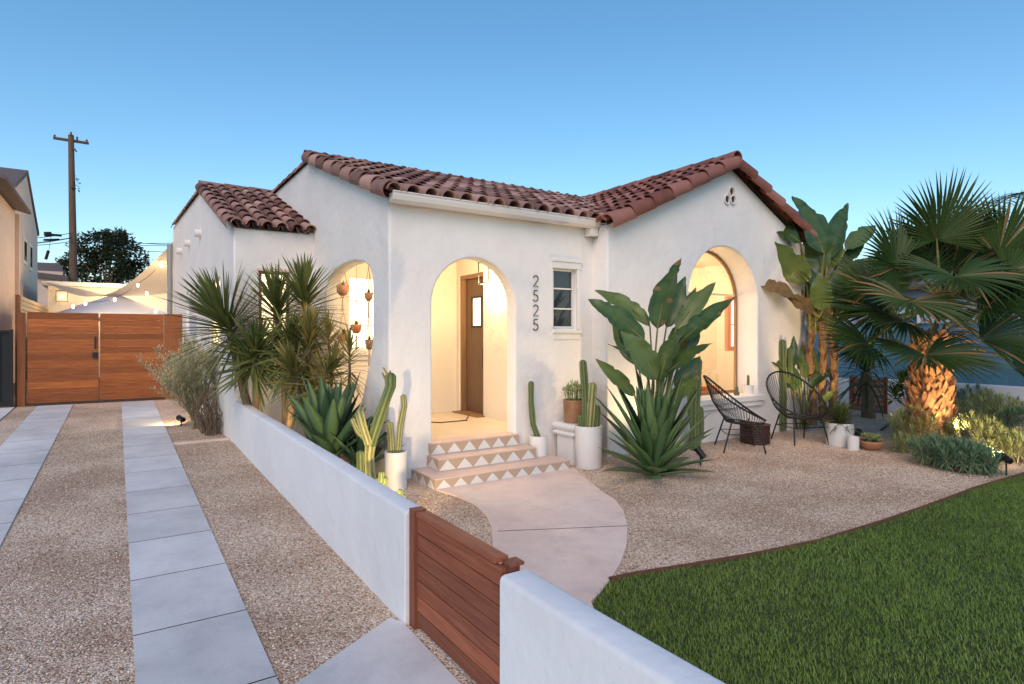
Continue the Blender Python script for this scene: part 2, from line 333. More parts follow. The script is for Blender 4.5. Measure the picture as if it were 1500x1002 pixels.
def fast_mesh(name, co, faces, tint, material, smooth=False):
    me = bpy.data.meshes.new(name); nf, k = faces.shape
    me.vertices.add(len(co)); me.vertices.foreach_set('co', co.astype(np.float32).ravel())
    me.loops.add(nf*k); me.loops.foreach_set('vertex_index', faces.astype(np.int32).ravel())
    me.polygons.add(nf); me.polygons.foreach_set('loop_start', np.arange(0, nf*k, k, dtype=np.int32)); me.polygons.foreach_set('loop_total', np.full(nf, k, np.int32))
    if smooth: me.polygons.foreach_set('use_smooth', np.ones(nf, bool))
    me.materials.append(material); a = me.attributes.new('tint', 'FLOAT', 'FACE'); a.data.foreach_set('value', tint.astype(np.float32))
    me.update(calc_edges=True); o = bpy.data.objects.new(name, me); COL.objects.link(o); return o
def grass():
    n = 330000; xs = 1.52+rng.random(n)**1.25*9.5; ys = -.6+rng.random(n)*4.0
    k = inpoly(xs, ys, lawn); xs = xs[k]; ys = ys[k]; n = len(xs)
    cl = np.sin(xs*3.1+np.sin(ys*2.3)*2)*np.sin(ys*3.7+xs)*.5+.5; cl2 = np.sin(xs*11+np.sin(ys*9)*3)*np.sin(ys*13+xs*2)*.5+.5
    h = (.012+.020*rng.random(n))*(.75+.35*cl+.25*cl2); az = rng.random(n)*2*np.pi; ln = h*(.3+.9*rng.random(n)); w = .0018+.0014*rng.random(n)
    dx, dy = np.cos(az), np.sin(az); z0 = SL*ys+.004
    co = np.zeros((n, 5, 3)); px, py = -dy*w, dx*w
    for j, (f, hh, ww) in enumerate(((0, 0, -1), (0, 0, 1), (.35, .6, -.8), (.35, .6, .8), (1, 1, 0))):
        co[:, j, 0] = xs+dx*ln*f+px*ww; co[:, j, 1] = ys+dy*ln*f+py*ww; co[:, j, 2] = z0+h*hh
    b = np.arange(n)[:, None]*5; fa = np.concatenate([b+np.array([0, 1, 3]), b+np.array([0, 3, 2]), b+np.array([2, 3, 4])])
    pat = np.clip(.5+.5*np.sin(xs*1.7+2*np.sin(ys*1.3+1))*np.sin(ys*2.2+1.5*np.sin(xs*1.1)), 0, 1); t = np.clip(.02+.35*cl2*rng.random(n)+.3*rng.random(n)**3+.12*cl+.34*pat, 0, 1); dry = np.clip(np.sin(xs*2.1+4)*np.sin(ys*2.9+1)+.1, 0, 1)*.22+.03; t[rng.random(n) < dry] = 1.0
    o = fast_mesh('grass', co.reshape(-1, 3), fa, np.tile(t, 3), M['grass']); tag(o, 'short dark green lawn grass', None, None, 'stuff')
grass()
def pebbles():
    n = 120000; xs = -1.6+rng.random(n)*10.5; ys = 2.0+rng.random(n)**1.4*9
    k = ((xs < .07) & (xs > -.72)) | ((xs > .63) & (xs < 1.33)) | (xs > 1.5)
    k |= (rng.random(n) < .05) & (xs > .02) & (xs < .70) & (np.minimum(np.abs(xs-.07), np.abs(xs-.63)) < .07)
    k &= ~inpoly(xs, ys, pl) & ~inpoly(xs, ys, lawn) & ~inpoly(xs, ys, poly) & ~((xs > 2.4) & (ys > 5.5)) & ~((xs > 1.3) & (ys > 8.8))
    xs = xs[k]; ys = ys[k]; n = len(xs); r = .0035+.0045*rng.random(n)
    base = np.array([(1, 0, 0), (0, 1, 0), (-1, 0, 0), (0, -1, 0), (0, 0, .7), (0, 0, -.7)]); fc = np.array([(0,1,4),(1,2,4),(2,3,4),(3,0,4),(1,0,5),(2,1,5),(3,2,5),(0,3,5)])
    a = rng.random(n)*6.28; el = .6+.7*rng.random(n); co = np.zeros((n, 6, 3)); ca, sa = np.cos(a), np.sin(a)
    bx = base[None, :, 0]*el[:, None]*1.3; by = base[None, :, 1]
    co[:, :, 0] = xs[:, None]+(bx*ca[:, None]-by*sa[:, None])*r[:, None]; co[:, :, 1] = ys[:, None]+(bx*sa[:, None]+by*ca[:, None])*r[:, None]
    co[:, :, 2] = (SL*ys+.003)[:, None]+base[None, :, 2]*r[:, None]+rng.normal(0, .12, (n, 6))*r[:, None]
    fa = (np.arange(n)[:, None, None]*6+fc[None]).reshape(-1, 3)
    tag(fast_mesh('loose_gravel', co.reshape(-1, 3), fa, np.repeat(rng.random(n)**1.2, 8), M['stone']), 'loose tan and grey pebbles', None, None, 'stuff')
pebbles()

# =====================================================================  HOUSE
XC, YF, YW, XW, XR, YB = 2.434, 6.1, 5.80, 5.30, 9.82, 9.05
FLOOR, EAVE, RIDGE = .51, 3.19, 4.36
H = thing('stucco_house', 'white stucco bungalow with red clay tile roof and arched openings', 'house', (6, 8, 0))
slab('wall', [(XC+.003, -.1), (XW+.1, -.1), (XW+.1, EAVE), (XC+.003, EAVE)], [arch(2.941, 4.063, FLOOR-.012, 2.06, 2.62), rect(4.655, 5.02, 1.806, 2.575)], .20, MY(YF+.10), M['stucco'], H, .022)
ga = onY(1068, 243, YW).z
slab('wall', [(XW, -.1), (XR, -.1), (XR, 3.25), (7.77, ga), (XW, 3.17)], [arch(6.86, 8.486, .78, 2.25, 3.06, 26)], .44, MY(YW+.22), M['stucco'], H, .022)
slab('wall', [(YW+.35, -.1), (14, -.1), (14, 3.1), (YW+.35, 3.1)], [], .2, MX(XR-.104), M['stucco'], H, .01)
# left side wall with flared arch and level parapet
sd = [onX(u, v, XC) for u, v in ((477, 600), (477, 470), (477, 425), (481, 408), (490, 396), (503, 387), (520, 382), (533, 384), (541, 391), (545, 404), (546, 430), (546, 495), (543, 520), (537, 550), (531, 580), (524, 605), (512, 640))]
sdh = [(p.y, p.z) for p in sd]; 
slab('wall', [(YF+.003, -.1), (15.0, -.1), (15.0, 4.36), (9.2, 4.36), (YF+.003, 3.19)], [sdh[::-1]], .20, MX(XC+.10), M['stucco'], H, .022)
# back wing
WS, WE = V((1.346, YB, 0)), V((1.12, 16.5, 0)); wl = (WE-WS).length; WM = MD(WS, WE)
def ws(u, v):                                            # point on wing side wall -> (s, z)
    t = (u-750)/FP; r = (math.sin(TH)+t*math.cos(TH))/(math.cos(TH)-t*math.sin(TH)); m = (WE.x-WS.x)/(WE.y-WS.y)
    y = (WS.x-m*WS.y)/(r-m); p = onY(u, v, y); return (p-V((WS.x, WS.y, p.z))).length, p.z
MWS = MD(WS, WE, .10)   # thickness inwards
w1a, w1b = ws(322, 405), ws(307, 520); w2a, w2b = ws(288, 425), ws(273, 483)
holes = [rect(w1a[0], w1b[0], 1.55, 2.62), rect(w2a[0], w2b[0], 1.6, 2.62)]
slab('wall', [(.003, -.1), (wl, -.1), (wl, 4.32), (2.9, 4.32), (.003, 3.22)], holes, .20, MWS, M['stucco'], H, .02)
slab('wall', [(1.349, -.1), (XC+.1, -.1), (XC+.1, 3.24), (1.349, 3.24)], [rect(1.674, 2.09, 1.62, 2.63)], .20, MY(YB+.10), M['stucco'], H, .02)
mb = MB(); mb.box((2.6, 9.3, 4.2), (9.8, 15, 4.24)); mb.box((1.4, 12.0, 4.15), (2.5, 16.4, 4.2)); mb.build('flat_roof', M['roofgrey'], H)
slab('wall', [(1.13, -.1), (9.8, -.1), (9.8, 4.2), (1.13, 4.2)], [], .2, MY(16.6), M['stucco'], H, .01)
# thin tile coping on level parapets
mb = MB()
def coping(mb, p, q, r=.07, n=None):
    p = V(p); q = V(q); L = (q-p).length; k = max(2, int(L/.4)); d = (q-p)/k; sdv = d.normalized().cross(Z).normalized(); up = sdv.cross(d.normalized())
    if up.z < 0: up = -up
    for i in range(k): halftile(mb, p+d*i, d*1.08, sdv, up, r*1.0, r*.86)
def halftile(mb, p, d, s, n, r0, r1, th=.014, seg=8, a0=0, a1=PI, lift=.0, matid=0):
    # tapered half barrel along d, open below; r0 at p, r1 at p+d
    vs = []
    for (q, r, l) in ((p, r0, lift), (p+d, r1, 0)):
        for rr in (r, r-th):
            for j in range(seg+1):
                a = a0+(a1-a0)*j/seg; vs.append(q+s*rr*math.cos(a)+n*(rr*math.sin(a)+l))
    k = seg+1; fs = []
    for j in range(seg):
        fs += [(j, j+1, 2*k+j+1, 2*k+j), (k+j+1, k+j, 3*k+j, 3*k+j+1), (j+1, j, k+j, k+j+1), (2*k+j, 2*k+j+1, 3*k+j+1, 3*k+j)]
    fs += [(0, 2*k, 3*k, k), (seg, k+seg, 3*k+seg, 2*k+seg)]
    mb.add(vs, fs, matid, random.random()*.9)
def tile_field(mb, o, s, up, width, length, cs=.213, ex=.385, fmat=0, base=True):
    """o: lower corner, s: unit along the eave, up: unit up the slope"""
    n = s.cross(up).normalized()
    if n.z < 0: n = -n
    nc = int(round(width/cs)); nr = int(math.ceil(length/ex)); cs = width/nc
    if base: mb.prism([o+up*.1-n*.03, o+up*.1+s*width-n*.03, o+s*width+up*length-n*.03, o+up*length-n*.03], n*.02, 1, 0)
    for c in range(nc+1):
        off = random.uniform(-.015, .015)
        for r in range(nr):
            q = o+s*(c*cs)+up*(r*ex+off+random.uniform(-.012, .012))+s*random.uniform(-.006, .006); L = min(ex*1.16, length-r*ex+.05)
            if L < .08: continue
            sj = (s+up*random.uniform(-.02, .02)).normalized()
            halftile(mb, q+n*.030, up*L-n*.014, sj, n, .086, .070, lift=.016)
            if c < nc: halftile(mb, q+s*cs/2+n*.055+up*(.12 if r == 0 else -.03), up*L, s, n, .080, .070, a0=PI, a1=2*PI, seg=5, th=-.012)
up_main = V((0, 3.14, 1.13)).normalized(); o_main = V((XC-.02, YF-.20, EAVE-.005))
mb = MB(); tile_field(mb, o_main, V((1, 0, 0)), up_main, 5.3, 3.52)
rk = MB()
def rake(mb, p, q, r=.10, out=V((-1, 0, 0)), k=None, base_up=None):
    p = V(p); q = V(q); L = (q-p).length; k = k or int(round(L/.40)); d = (q-p)/k; dn = d.normalized()
    n = (Z-dn*Z.dot(dn)).normalized(); s = out
    for i in range(k):
        halftile(mb, p+d*i+n*.0, d*1.13-n*.012, s, n, r, r*.84, lift=.02, a0=-.9, a1=PI*.8, seg=10)
rake(mb, o_main+V((-.035, 0, .02)), o_main+V((-.035, 0, .02))+up_main*3.46, .105, k=9)
tag(mb.build('roof', [M['tile'], M['under']], H, smooth=False), 'weathered pinkish brown clay barrel tile roof slope over the entrance')
# ridge caps
mb = MB(); rz = (o_main+up_main*3.46)
coping(mb, (XC-.1, rz.y+.03, rz.z+.03), (7.75, rz.y+.03, rz.z+.02), .105); mb.build('roof_ridge', M['tile'], H)
mb = MB(); coping(mb, (XC+.055, rz.y+.1, 4.35), (XC+.055, 14.9, 4.35), .115); mb.build('parapet_coping', M['tile'], H); mb = MB()
a = WM @ V((2.95, 4.31, .05)); b = WM @ V((wl, 4.31, .05)); coping(mb, a, b, .115); mb.build('parapet_coping', M['tile'], H)
# gable roof
sl = V((2.47, 0, ga-3.17+.02)); sl.normalize(); gx0 = 7.77-2.57
rl = 2.57/sl.x; gzr = ga+.03
oL = V((7.77, YW-.13, gzr))-sl*rl
mb = MB(); tile_field(mb, oL+V((0, .12, 0)), V((0, 1, 0)), sl, 3.75, rl)
slr = V((-sl.x, 0, sl.z)); rr_ = 2.2/sl.x; oR = V((7.77, YW-.13, gzr))-slr*rr_
tile_field(mb, oR+V((0, .12, 0)), V((0, 1, 0)), slr, 8, rr_)
rake(mb, oL+V((0, .01, .0)), oL+V((0, .01, 0))+sl*(rl-.02), .112, V((0, -1, 0)), 7); rake(mb, oR+V((0, .01, 0)), oR+V((0, .01, 0))+slr*(rr_-.02), .112, V((0, -1, 0)), 6)
tag(mb.build('roof', [M['tile_red'], M['under']], H), 'redder clay barrel tile gable roof over the right wing')
mb = MB(); coping(mb, (7.77, YW-.16, gzr+.055), (7.77, 9.4, gzr+.06), .11); mb.build('roof_ridge', M['tile_red'], H)
# wing small roof
upw = V((0, 2.85, 1.08)).normalized(); ow = V((1.36, YB-.13, 3.20)); mb = MB(); tile_field(mb, ow, V((1, 0, 0)), upw, 1.0, 3.2, cs=.2)
rake(mb, ow+V((-.05, 0, .02)), ow+V((-.13, 0, .02))+upw*3.15, .10, k=8); mb.build('roof', [M['tile'], M['under']], H)
mb = MB(); p = ow+upw*3.15; coping(mb, p+V((-.16, .03, .05)), p+V((1.08, .03, .05)), .10); mb.build('roof_ridge', M['tile'], H)
# gutter: half round-ish box profile with end lip
mb = MB(); gy, gzt = YF-.085, EAVE+.03
prof = [(0, 0), (0, -.10), (-.045, -.10), (-.085, -.075), (-.10, -.03), (-.10, 0), (-.112, .0), (-.112, .012), (-.088, .012), (-.088, -.01), (-.02, -.01)]
mb.prism([V((XC-.03, gy+a-.003, gzt+b)) for a, b in prof], (2.98, 0, 0)); mb.box((XC+.01, gy-.002, gzt-.085), (XW-.01, YF-.003, gzt+.02))
mb.prism([V((XW-.02, gy+a-.003-.0, gzt+b)) for a, b in prof], (.09, 0, 0)); mb.box((XW-.14, YF-.14, gzt-.2), (XW-.02, YF-.01, gzt-.095)); mb.build('gutter', M['gutter'], H)
# porch shell
mb = MB()
mb.box((XC+.2, YF+.19, -.1), (4.53, 8.5, FLOOR)); mb.build('porch_floor', M['porchfloor'], H)
mb = MB(); mb.box((XC+.2, YF+.2, 2.92), (4.7, 8.7, 3.0)); mb.build('porch_ceiling', M['stucco_in'], H)
slab('wall', [(XC+.15, -.1), (4.75, -.1), (4.75, 3.0), (XC+.15, 3.0)], [rect(2.77, 3.42, 1.51, 2.577)], .2, MY(8.6), M['stucco_in'], H, .01)
dY0, dY1 = 7.66, 8.40; dz = 2.66
slab('wall', [(YF+.19, -.1), (8.75, -.1), (8.75, 3.0), (YF+.19, 3.0)], [rect(dY0, dY1, FLOOR+.01, dz)], .2, MX(4.63), M['stucco_in'], H, .01)
mb = MB(); mb.box((4.55, dY0, dz-.06), (4.72, dY1, dz)); mb.box((4.55, dY0, FLOOR), (4.72, dY0+.04, dz-.06)); mb.box((4.55, dY1-.05, FLOOR), (4.72, dY1, dz-.06)); mb.build('door_frame', M['doorframe'], H)
D = MB(); dx = 4.62
D.box((dx, dY0+.045, FLOOR+.02), (dx+.045, dY1-.055, 1.86)); D.box((dx, dY0+.045, 2.30), (dx+.045, dY1-.055, dz-.065)); D.box((dx, dY0+.045, 1.86), (dx+.045, 7.86, 2.30)); D.box((dx, 8.14, 1.86), (dx+.045, dY1-.055, 2.30))
Do = D.build('door', M['door'], H)
mb = MB(); mb.box((dx-.012, 7.84, 2.29), (dx-.001, 8.16, 2.32)); mb.box((dx-.012, 7.84, 1.84), (dx-.001, 8.16, 1.87)); mb.box((dx-.012, 7.84, 1.871), (dx-.001, 7.865, 2.289)); mb.box((dx-.012, 8.135, 1.871), (dx-.001, 8.16, 2.289)); mb.build('window_frame', M['black'], Do)
mb = MB(); mb.box((dx+.02, 7.861, 1.861), (dx+.025, 8.139, 2.299)); mb.build('pane', M['litwhite'], Do)
mb = MB(); mb.tube([(dx, 7.73, 1.2), (dx-.05, 7.73, 1.2), (dx-.05, 7.73, 1.52), (dx, 7.73, 1.52)], .011); mb.build('handle', M['black'], Do)
mb = MB(); mb.box((4.40, dY0-.05, FLOOR+.001), (4.72, dY1, FLOOR+.018)); mb.build('threshold', M['doorframe'], H)
# porch window seen through the side arch
def window(x0, x1, z0, z1, y, bars_h, bars_v, fm, pane, fw=.035, trim=None, name='window', dpt=.05, label=None):
    mb = MB(); mb.box((x0, y, z0), (x1, y+dpt, z0+fw)); mb.box((x0, y, z1-fw), (x1, y+dpt, z1)); mb.box((x0, y, z0+fw), (x0+fw, y+dpt, z1-fw)); mb.box((x1-fw, y, z0+fw), (x1, y+dpt, z1-fw))
    for b in bars_h: mb.box((x0+fw, y+.004, b-.009), (x1-fw, y+dpt-.01, b+.009))
    for b in bars_v: mb.box((b-.008, y+.006, z0+fw), (b+.008, y+dpt-.012, z1-fw))
    w = mb.build(name, fm, H)
    p = MB(); p.box((x0+fw/2, y+dpt*.55, z0+fw/2), (x1-fw/2, y+dpt*.6, z1-fw/2)); p.build('pane', pane, w); return w
w = window(2.77, 3.42, 1.51, 2.577, 8.52, (1.86, 2.22), (3.09,), M['white'], M['litwhite'])
mb = MB(); mb.box((2.70, 8.44, 1.43), (3.5, 8.515, 1.505)); mb.box((2.7, 8.47, 1.36), (3.5, 8.498, 1.428)); mb.build('sill', M['white'], w)
w = window(4.66, 5.015, 1.81, 2.57, YF+.04, (2.06, 2.32), (), M['white'], M['darkglass'], .022)
mb = MB(); mb.box((4.63, YF-.035, 1.745), (5.09, YF+.03, 1.785)); mb.box((4.645, YF-.015, 1.665), (5.07, YF-.002, 1.743)); mb.build('sill', M['white'], w)
mb = MB(); mb.box((4.63, YF-.022, 2.58), (5.09, YF-.002, 2.66)); mb.box((4.62, YF-.035, 2.662), (5.10, YF-.001, 2.685)); mb.box((5.025, YF-.018, 1.79), (5.075, YF-.002, 2.578)); mb.build('window_trim', M['white'], w)
w = window(1.68, 2.085, 1.625, 2.625, YB+.03, (1.96, 2.29), (1.88,), M['doorframe'], M['lit'], .035)
mb = MB(); mb.box((1.64, YB-.03, 2.635), (2.13, YB-.002, 2.67)); mb.build('window_trim', M['trim'], w)
for (s0, s1, z0, z1, fm, pm) in ((w1a[0], w1b[0], 1.55, 2.62, M['trim'], M['lit']), (w2a[0], w2b[0], 1.6, 2.62, M['white'], M['lav'])):
    mb = MB(); s0 += .01; s1 -= .01
    for a, b in (((s0, z0+.01), (s1, z0+.05)), ((s0, z1-.05), (s1, z1-.01)), ((s0, z0+.05), (s0+.06, z1-.05)), ((s1-.06, z0+.05), (s1, z1-.05)), ((s0+.06, (z0+z1)/2), (s1-.06, (z0+z1)/2+.03))):
        mb.box((a[0], a[1], .03), (b[0], b[1], .07), M=WM)
    wo = mb.build('window', fm, H); mb = MB(); mb.box((s0+.03, z0+.03, .048), (s1-.03, z1-.03, .052), M=WM); mb.build('pane', pm, wo)
# WM maps local z to the outward-left normal: positive z is inside the wall
# steps with mosaic risers
def step(x0, x1, y0, y1, z0, z1, lz=None):
    mb = MB(); mb.box((x0, y0, z0-.25), (x1, y1, z1), 0, .5)
    def tri(o, s, nrm, length, h):
        k = max(1, int(round(length/.2))); w = length/k
        mb.prism([o+Z*.004, o+s*length+Z*.004, o+s*length+Z*(h-.012), o+Z*(h-.012)], nrm*.003, 2)
        for i in range(k): b = o+s*(i*w); mb.prism([b+s*.006+Z*.006, b+s*(w-.006)+Z*.006, b+s*(w/2)+Z*(h-.016)], nrm*.0055, 1)
    tri(V((x0, y0, z0)), V((1, 0, 0)), V((0, -1, 0)), x1-x0, z1-z0)
    tri(V((x0, y0, z0)), V((0, 1, 0)), V((-1, 0, 0)), y1-y0, z1-z0)
    return mb.build('step', [M['tread'], M['tri_w'], M['tri_t']], H)
step(2.694, 4.44, 5.51, 6.09, .137, .25); step(2.88, 4.16, 5.81, 6.088, .25, .38); step(2.90, 4.085, 6.05, 6.292, .38, FLOOR+.003)
# house number: stroked numerals
def stroke_digit(ch, o, h):
    w = h*.56; mb = MB(); r = h*.042
    if ch == '2':
        pts = [(w/2+math.cos(a)*w*.46, h*.73+math.sin(a)*h*.25) for a in np.linspace(PI*.93, -PI*.16, 13)]+[(w*.05, h*.03), (w*1.0, h*.03)]
    else:
        pts = [(w*.88, h*.97), (w*.2, h*.97), (w*.12, h*.55)]+[(w*.42+math.cos(a)*w*.52, h*.31+math.sin(a)*h*.28) for a in np.linspace(PI*.62, -PI*.80, 14)]
    mb.tube([V((o.x+a, o.y-.012, o.z+b)) for a, b in pts], r, 6); return mb.build('house_number', M['black'], H)
for i, ch in enumerate('2525'):
    p = onY(780.2, (420, 441.5, 463, 484)[i], YF); stroke_digit(ch, p, .142)
# gable vent: three clay pipes
mb = MB(); cpts = [onY(u, v, YW) for u, v in ((1070, 281), (1063.5, 292.5), (1072, 292.5))]
for c in cpts:
    n = 16; ring = [(.052, -.05), (.052, .02), (.066, .02), (.066, -.05)]
    vs = [c+V((r*math.cos(2*PI*j/n), -yy*1.0-.012, r*1.15*math.sin(2*PI*j/n))) for r, yy in ring for j in range(n)]
    mb.add(vs, [(i*n+j, i*n+(j+1) % n, (i+1)*n+(j+1) % n, (i+1)*n+j) for i in range(3) for j in range(n)], 0)
    mb.add([c+V((.052*math.cos(2*PI*j/n), -.001, .06*math.sin(2*PI*j/n))) for j in range(n)], [tuple(range(n))], 1)
mb.build('vent', [M['white'], M['under']], H)
for (u, v) in ((294, 342), (278, 356.5), (266, 368)):
    s, z = ws(u, v); mb = MB(); c = WM @ V((s, z, -.1)); c2 = WM @ V((s, z, .05)); mb.tube([c, c2], .07, 16); mb.build('vent_pipe', M['stucco'], H)
mb = MB(); s, z = ws(254.5, 380); mb.tube([WM @ V((wl-.1, 1.5, .12-.2)), WM @ V((wl-.1, 3.9, .12-.2))], .06, 10); mb.build('downpipe', M['grey'], H)
# arched picture window in the right wing and the room behind it
YN = YW+.44
fr = arch(6.87, 8.476, .79, 2.25, 3.05, 26); inn = arch(6.90, 8.446, .83, 2.25, 3.02, 26)
w = slab('window', fr, [inn], .05, MY(YN-.05), M['doorframe'], H, .004)
mb = MB(); mb.add([V((x, YN-.045, z)) for x, z in arch(6.90, 8.446, .82, 2.25, 3.02, 20)], [tuple(range(23))]); mb.build('pane', M['glass'], w)
mb = MB(); mb.box((6.93, YN-.06, 2.36), (8.42, YN-.05+.02, 2.385)); mb.build('mullion', M['trim'], w)
mb = MB(); mb.box((6.74, YW-.08, .70), (8.60, YW+.39, .776)); mb.box((6.80, YW-.05, .62), (8.54, YW-.004, .698)); mb.build('sill', M['stucco'], w)
slab('interior_wall', rect(6.0, 9.7, 0, 3.05), [], .1, MY(8.9), M['stucco_in'], H, .004)
mb = MB(); mb.box((5.9, 6.3, 0), (6.0, 8.84, 3.1)); mb.box((9.72, 6.3, 0), (9.78, 8.84, 3.1)); mb.box((5.9, 6.3, 3.06), (9.78, 8.9, 3.12)); mb.build('interior_wall', M['stucco_in'], H)
mb = MB(); mb.box((5.9, 6.3, .1), (9.78, 8.9, .2)); mb.build('interior_floor', M['doorframe'], H)
# inner door casing and curtain seen through the arch
mb = MB()
for a in range(34):
    x = 6.95+a*.032; mb.box((x, 6.75+.018*math.sin(a*1.9), .3), (x+.034, 6.77+.018*math.sin(a*1.9), 2.42))
cur = mb.build('curtain', mat('cream curtain', (.74, .56, .33), .8, trans=.4), H)
mb = MB(); pa = onY(1046, 420, 6.9); pb = onY(1058, 520, 6.9); mb.box((pa.x, 6.62, 1.45), (pa.x+.10, 6.68, 2.40)); mb.box((pa.x+.101, 6.62, 1.45), (pa.x+.36, 6.68, 1.53)); mb.box((pa.x+.101, 6.62, 2.34), (pa.x+.36, 6.68, 2.40)); mb.box((pa.x+.101, 6.64, 1.90), (pa.x+.36, 6.66, 1.92)); ic = mb.build('wood_casing', M['orange'], H)
mb = MB(); mb.box((pa.x+.10, 6.67, 1.53), (pa.x+.36, 6.676, 2.34)); mb.build('pane', M['lit'], ic)
mb = MB(); mb.box((6.6, 6.6, .55), (8.6, 6.74, .86)); mb.build('window_seat', M['orange'], H)
# low mullion bar and small bird decals on the glass
# cable by the door
mb = MB(); mb.tube([(4.33, 7.75, FLOOR+.02), (4.1, 7.4, FLOOR+.012), (3.7, 7.4, FLOOR+.012), (3.4, 7.75, FLOOR+.012), (3.25, 8.3, FLOOR+.012)], .008, 6); tag(mb.build('cable', M['cord']), 'thin dark cable curling across the porch floor by the door', 'cable')

# lantern hanging in the porch
def lantern(c, s, label, top):
    T = thing('lantern', label, 'lantern', c); c = V(c)
    mb = MB(); w, h = .09*s, .20*s
    for a in (-1, 1):
        for b in (-1, 1): mb.box((c.x+a*w-.006, c.y+b*w-.006, c.z-h/2), (c.x+a*w+.006, c.y+b*w+.006, c.z+h/2))
    for zz in (-h/2, h/2):
        mb.box((c.x-w-.008, c.y-w-.008, c.z+zz-.006), (c.x-w+.008, c.y+w+.008, c.z+zz+.006)); mb.box((c.x+w-.008, c.y-w-.008, c.z+zz-.006), (c.x+w+.008, c.y+w+.008, c.z+zz+.006))
        mb.box((c.x-w+.009, c.y-w-.008, c.z+zz-.006), (c.x+w-.009, c.y-w+.008, c.z+zz+.006)); mb.box((c.x-w+.009, c.y+w-.008, c.z+zz-.006), (c.x+w-.009, c.y+w+.008, c.z+zz+.006))
    mb.box((c.x-w*.6, c.y-w*.6, c.z+h/2+.008), (c.x+w*.6, c.y+w*.6, c.z+h/2+.02)); mb.build('lantern_frame', M['black'], T)
    if top: mb = MB(); mb.tube([c+Z*(h/2+.02), V((c.x, c.y, top))], .006, 6); mb.build('chain', M['black'], T)
    mb = MB(); mb.lathe([(.001, -.05), (.022, -.03), (.026, 0), (.018, .03), (.010, .05), (.001, .051)], c, 12); mb.build('bulb', M['bulb'], T, smooth=True)
    return T
def light(kind, loc, energy, col=(1, .74, .42), size=.1, target=None, angle=70, blend=.6):
    l = bpy.data.lights.new(kind.lower(), kind); l.energy = energy; l.color = col
    if kind in ('POINT', 'SPOT'): l.shadow_soft_size = size
    if kind == 'SPOT': l.spot_size = math.radians(angle); l.spot_blend = blend
    o = bpy.data.objects.new('warm_light', l); COL.objects.link(o); o.location = loc
    if target is not None: o.rotation_euler = (V(target)-V(loc)).to_track_quat('-Z', 'Y').to_euler()
    return o
LW = (1, .70, .36)
lc = onY(720, 400, 7.25); lantern(lc, 1.5, 'glass box lantern glowing inside the entrance arch', 2.92)
light('POINT', lc-Z*.16, 42, LW, .06); light('POINT', (3.0, 7.3, 2.75), 16, LW, .12)  # second point is a porch fill, added without a fixture
light('POINT', (8.0, 7.9, 2.6), 70, LW, .2); light('POINT', (7.15, 6.5, 2.3), 34, LW, .08)

# =====================================================================  GARDEN WALLS AND GATES
def lowwall(name, y0, y1, z0, z1, x0, x1, label):
    mb = MB(); b = .022; n = 24
    for i in range(n):
        ya, yb = y0+(y1-y0)*i/n, y0+(y1-y0)*(i+1)/n
    prof = lambda z: [(x0, -.15), (x0, z-b), (x0+b*.3, z-b*.3), (x0+b, z), (x1-b, z), (x1-b*.3, z-b*.3), (x1, z-b), (x1, -.15)]
    ys = [y0, y0+.006]+[y0+(y1-y0)*i/n for i in range(1, n)]+[y1-.006, y1]; vs = []
    for k, y in enumerate(ys):
        z = z0+(z1-z0)*(y-y0)/(y1-y0)+.0025*math.sin(y*3.1); e = .008 if k in (0, len(ys)-1) else 0
        for px, pz in prof(z-e): vs.append(V((px+(e if px < (x0+x1)/2 else -e)+.0022*math.sin(y*2.3+pz), y, pz)))
    k = 8; fs = [(i*k+j, i*k+j+1, (i+1)*k+j+1, (i+1)*k+j) for i in range(len(ys)-1) for j in range(k-1)]+[tuple(range(k))[::-1], tuple((len(ys)-1)*k+j for j in range(k))]
    mb.add(vs, fs); o = mb.build(name, M['wallpaint'], smooth=True, origin=((x0+x1)/2, (y0+y1)/2, 0)); tag(o, label, 'wall')
    o.data.polygons.foreach_set('use_smooth', [len(p.vertices) == 4 for p in o.data.polygons])
    md = o.modifiers.new('es', 'EDGE_SPLIT'); md.split_angle = math.radians(50); return o
lowwall('garden_wall', 3.14, 9.04, .72, .812, 1.345, 1.475, 'long low white stucco wall running from the small gate back to the house')
lowwall('garden_wall', -4.0, 2.155, .66, .685, 1.355, 1.51, 'short low white stucco wall nearest the camera, beside the lawn')
G = thing('garden_gate', 'low redwood slat gate between the two white walls', 'gate', (1.42, 2.65, 0))
mb = MB(); n = 7; zb, zt = gz(2.6)+.035, .70; h = (zt-zb)/n
for i in range(n): mb.box((1.385+random.uniform(-.001, .001), 2.19, zb+i*h+.003), (1.41, 3.055, zb+(i+1)*h-.003), 0, random.random())
mb.build('slat', M['deck'], G)
mb = MB(); mb.box((1.372, 3.065, .07), (1.445, 3.135, .735)); mb.build('post', M['deckz'], G)
mb = MB(); mb.box((1.412, 2.17, .07), (1.47, 2.235, .70)); mb.build('post', M['deckz'], G)
mb = MB(); mb.box((1.380, 2.235, .703), (1.452, 3.06, .727)); mb.build('top_rail', M['deck'], G)
mb = MB(); mb.box((1.418, 2.165, .701), (1.49, 2.233, .715)); mb.build('post_cap', M['deckz'], G)
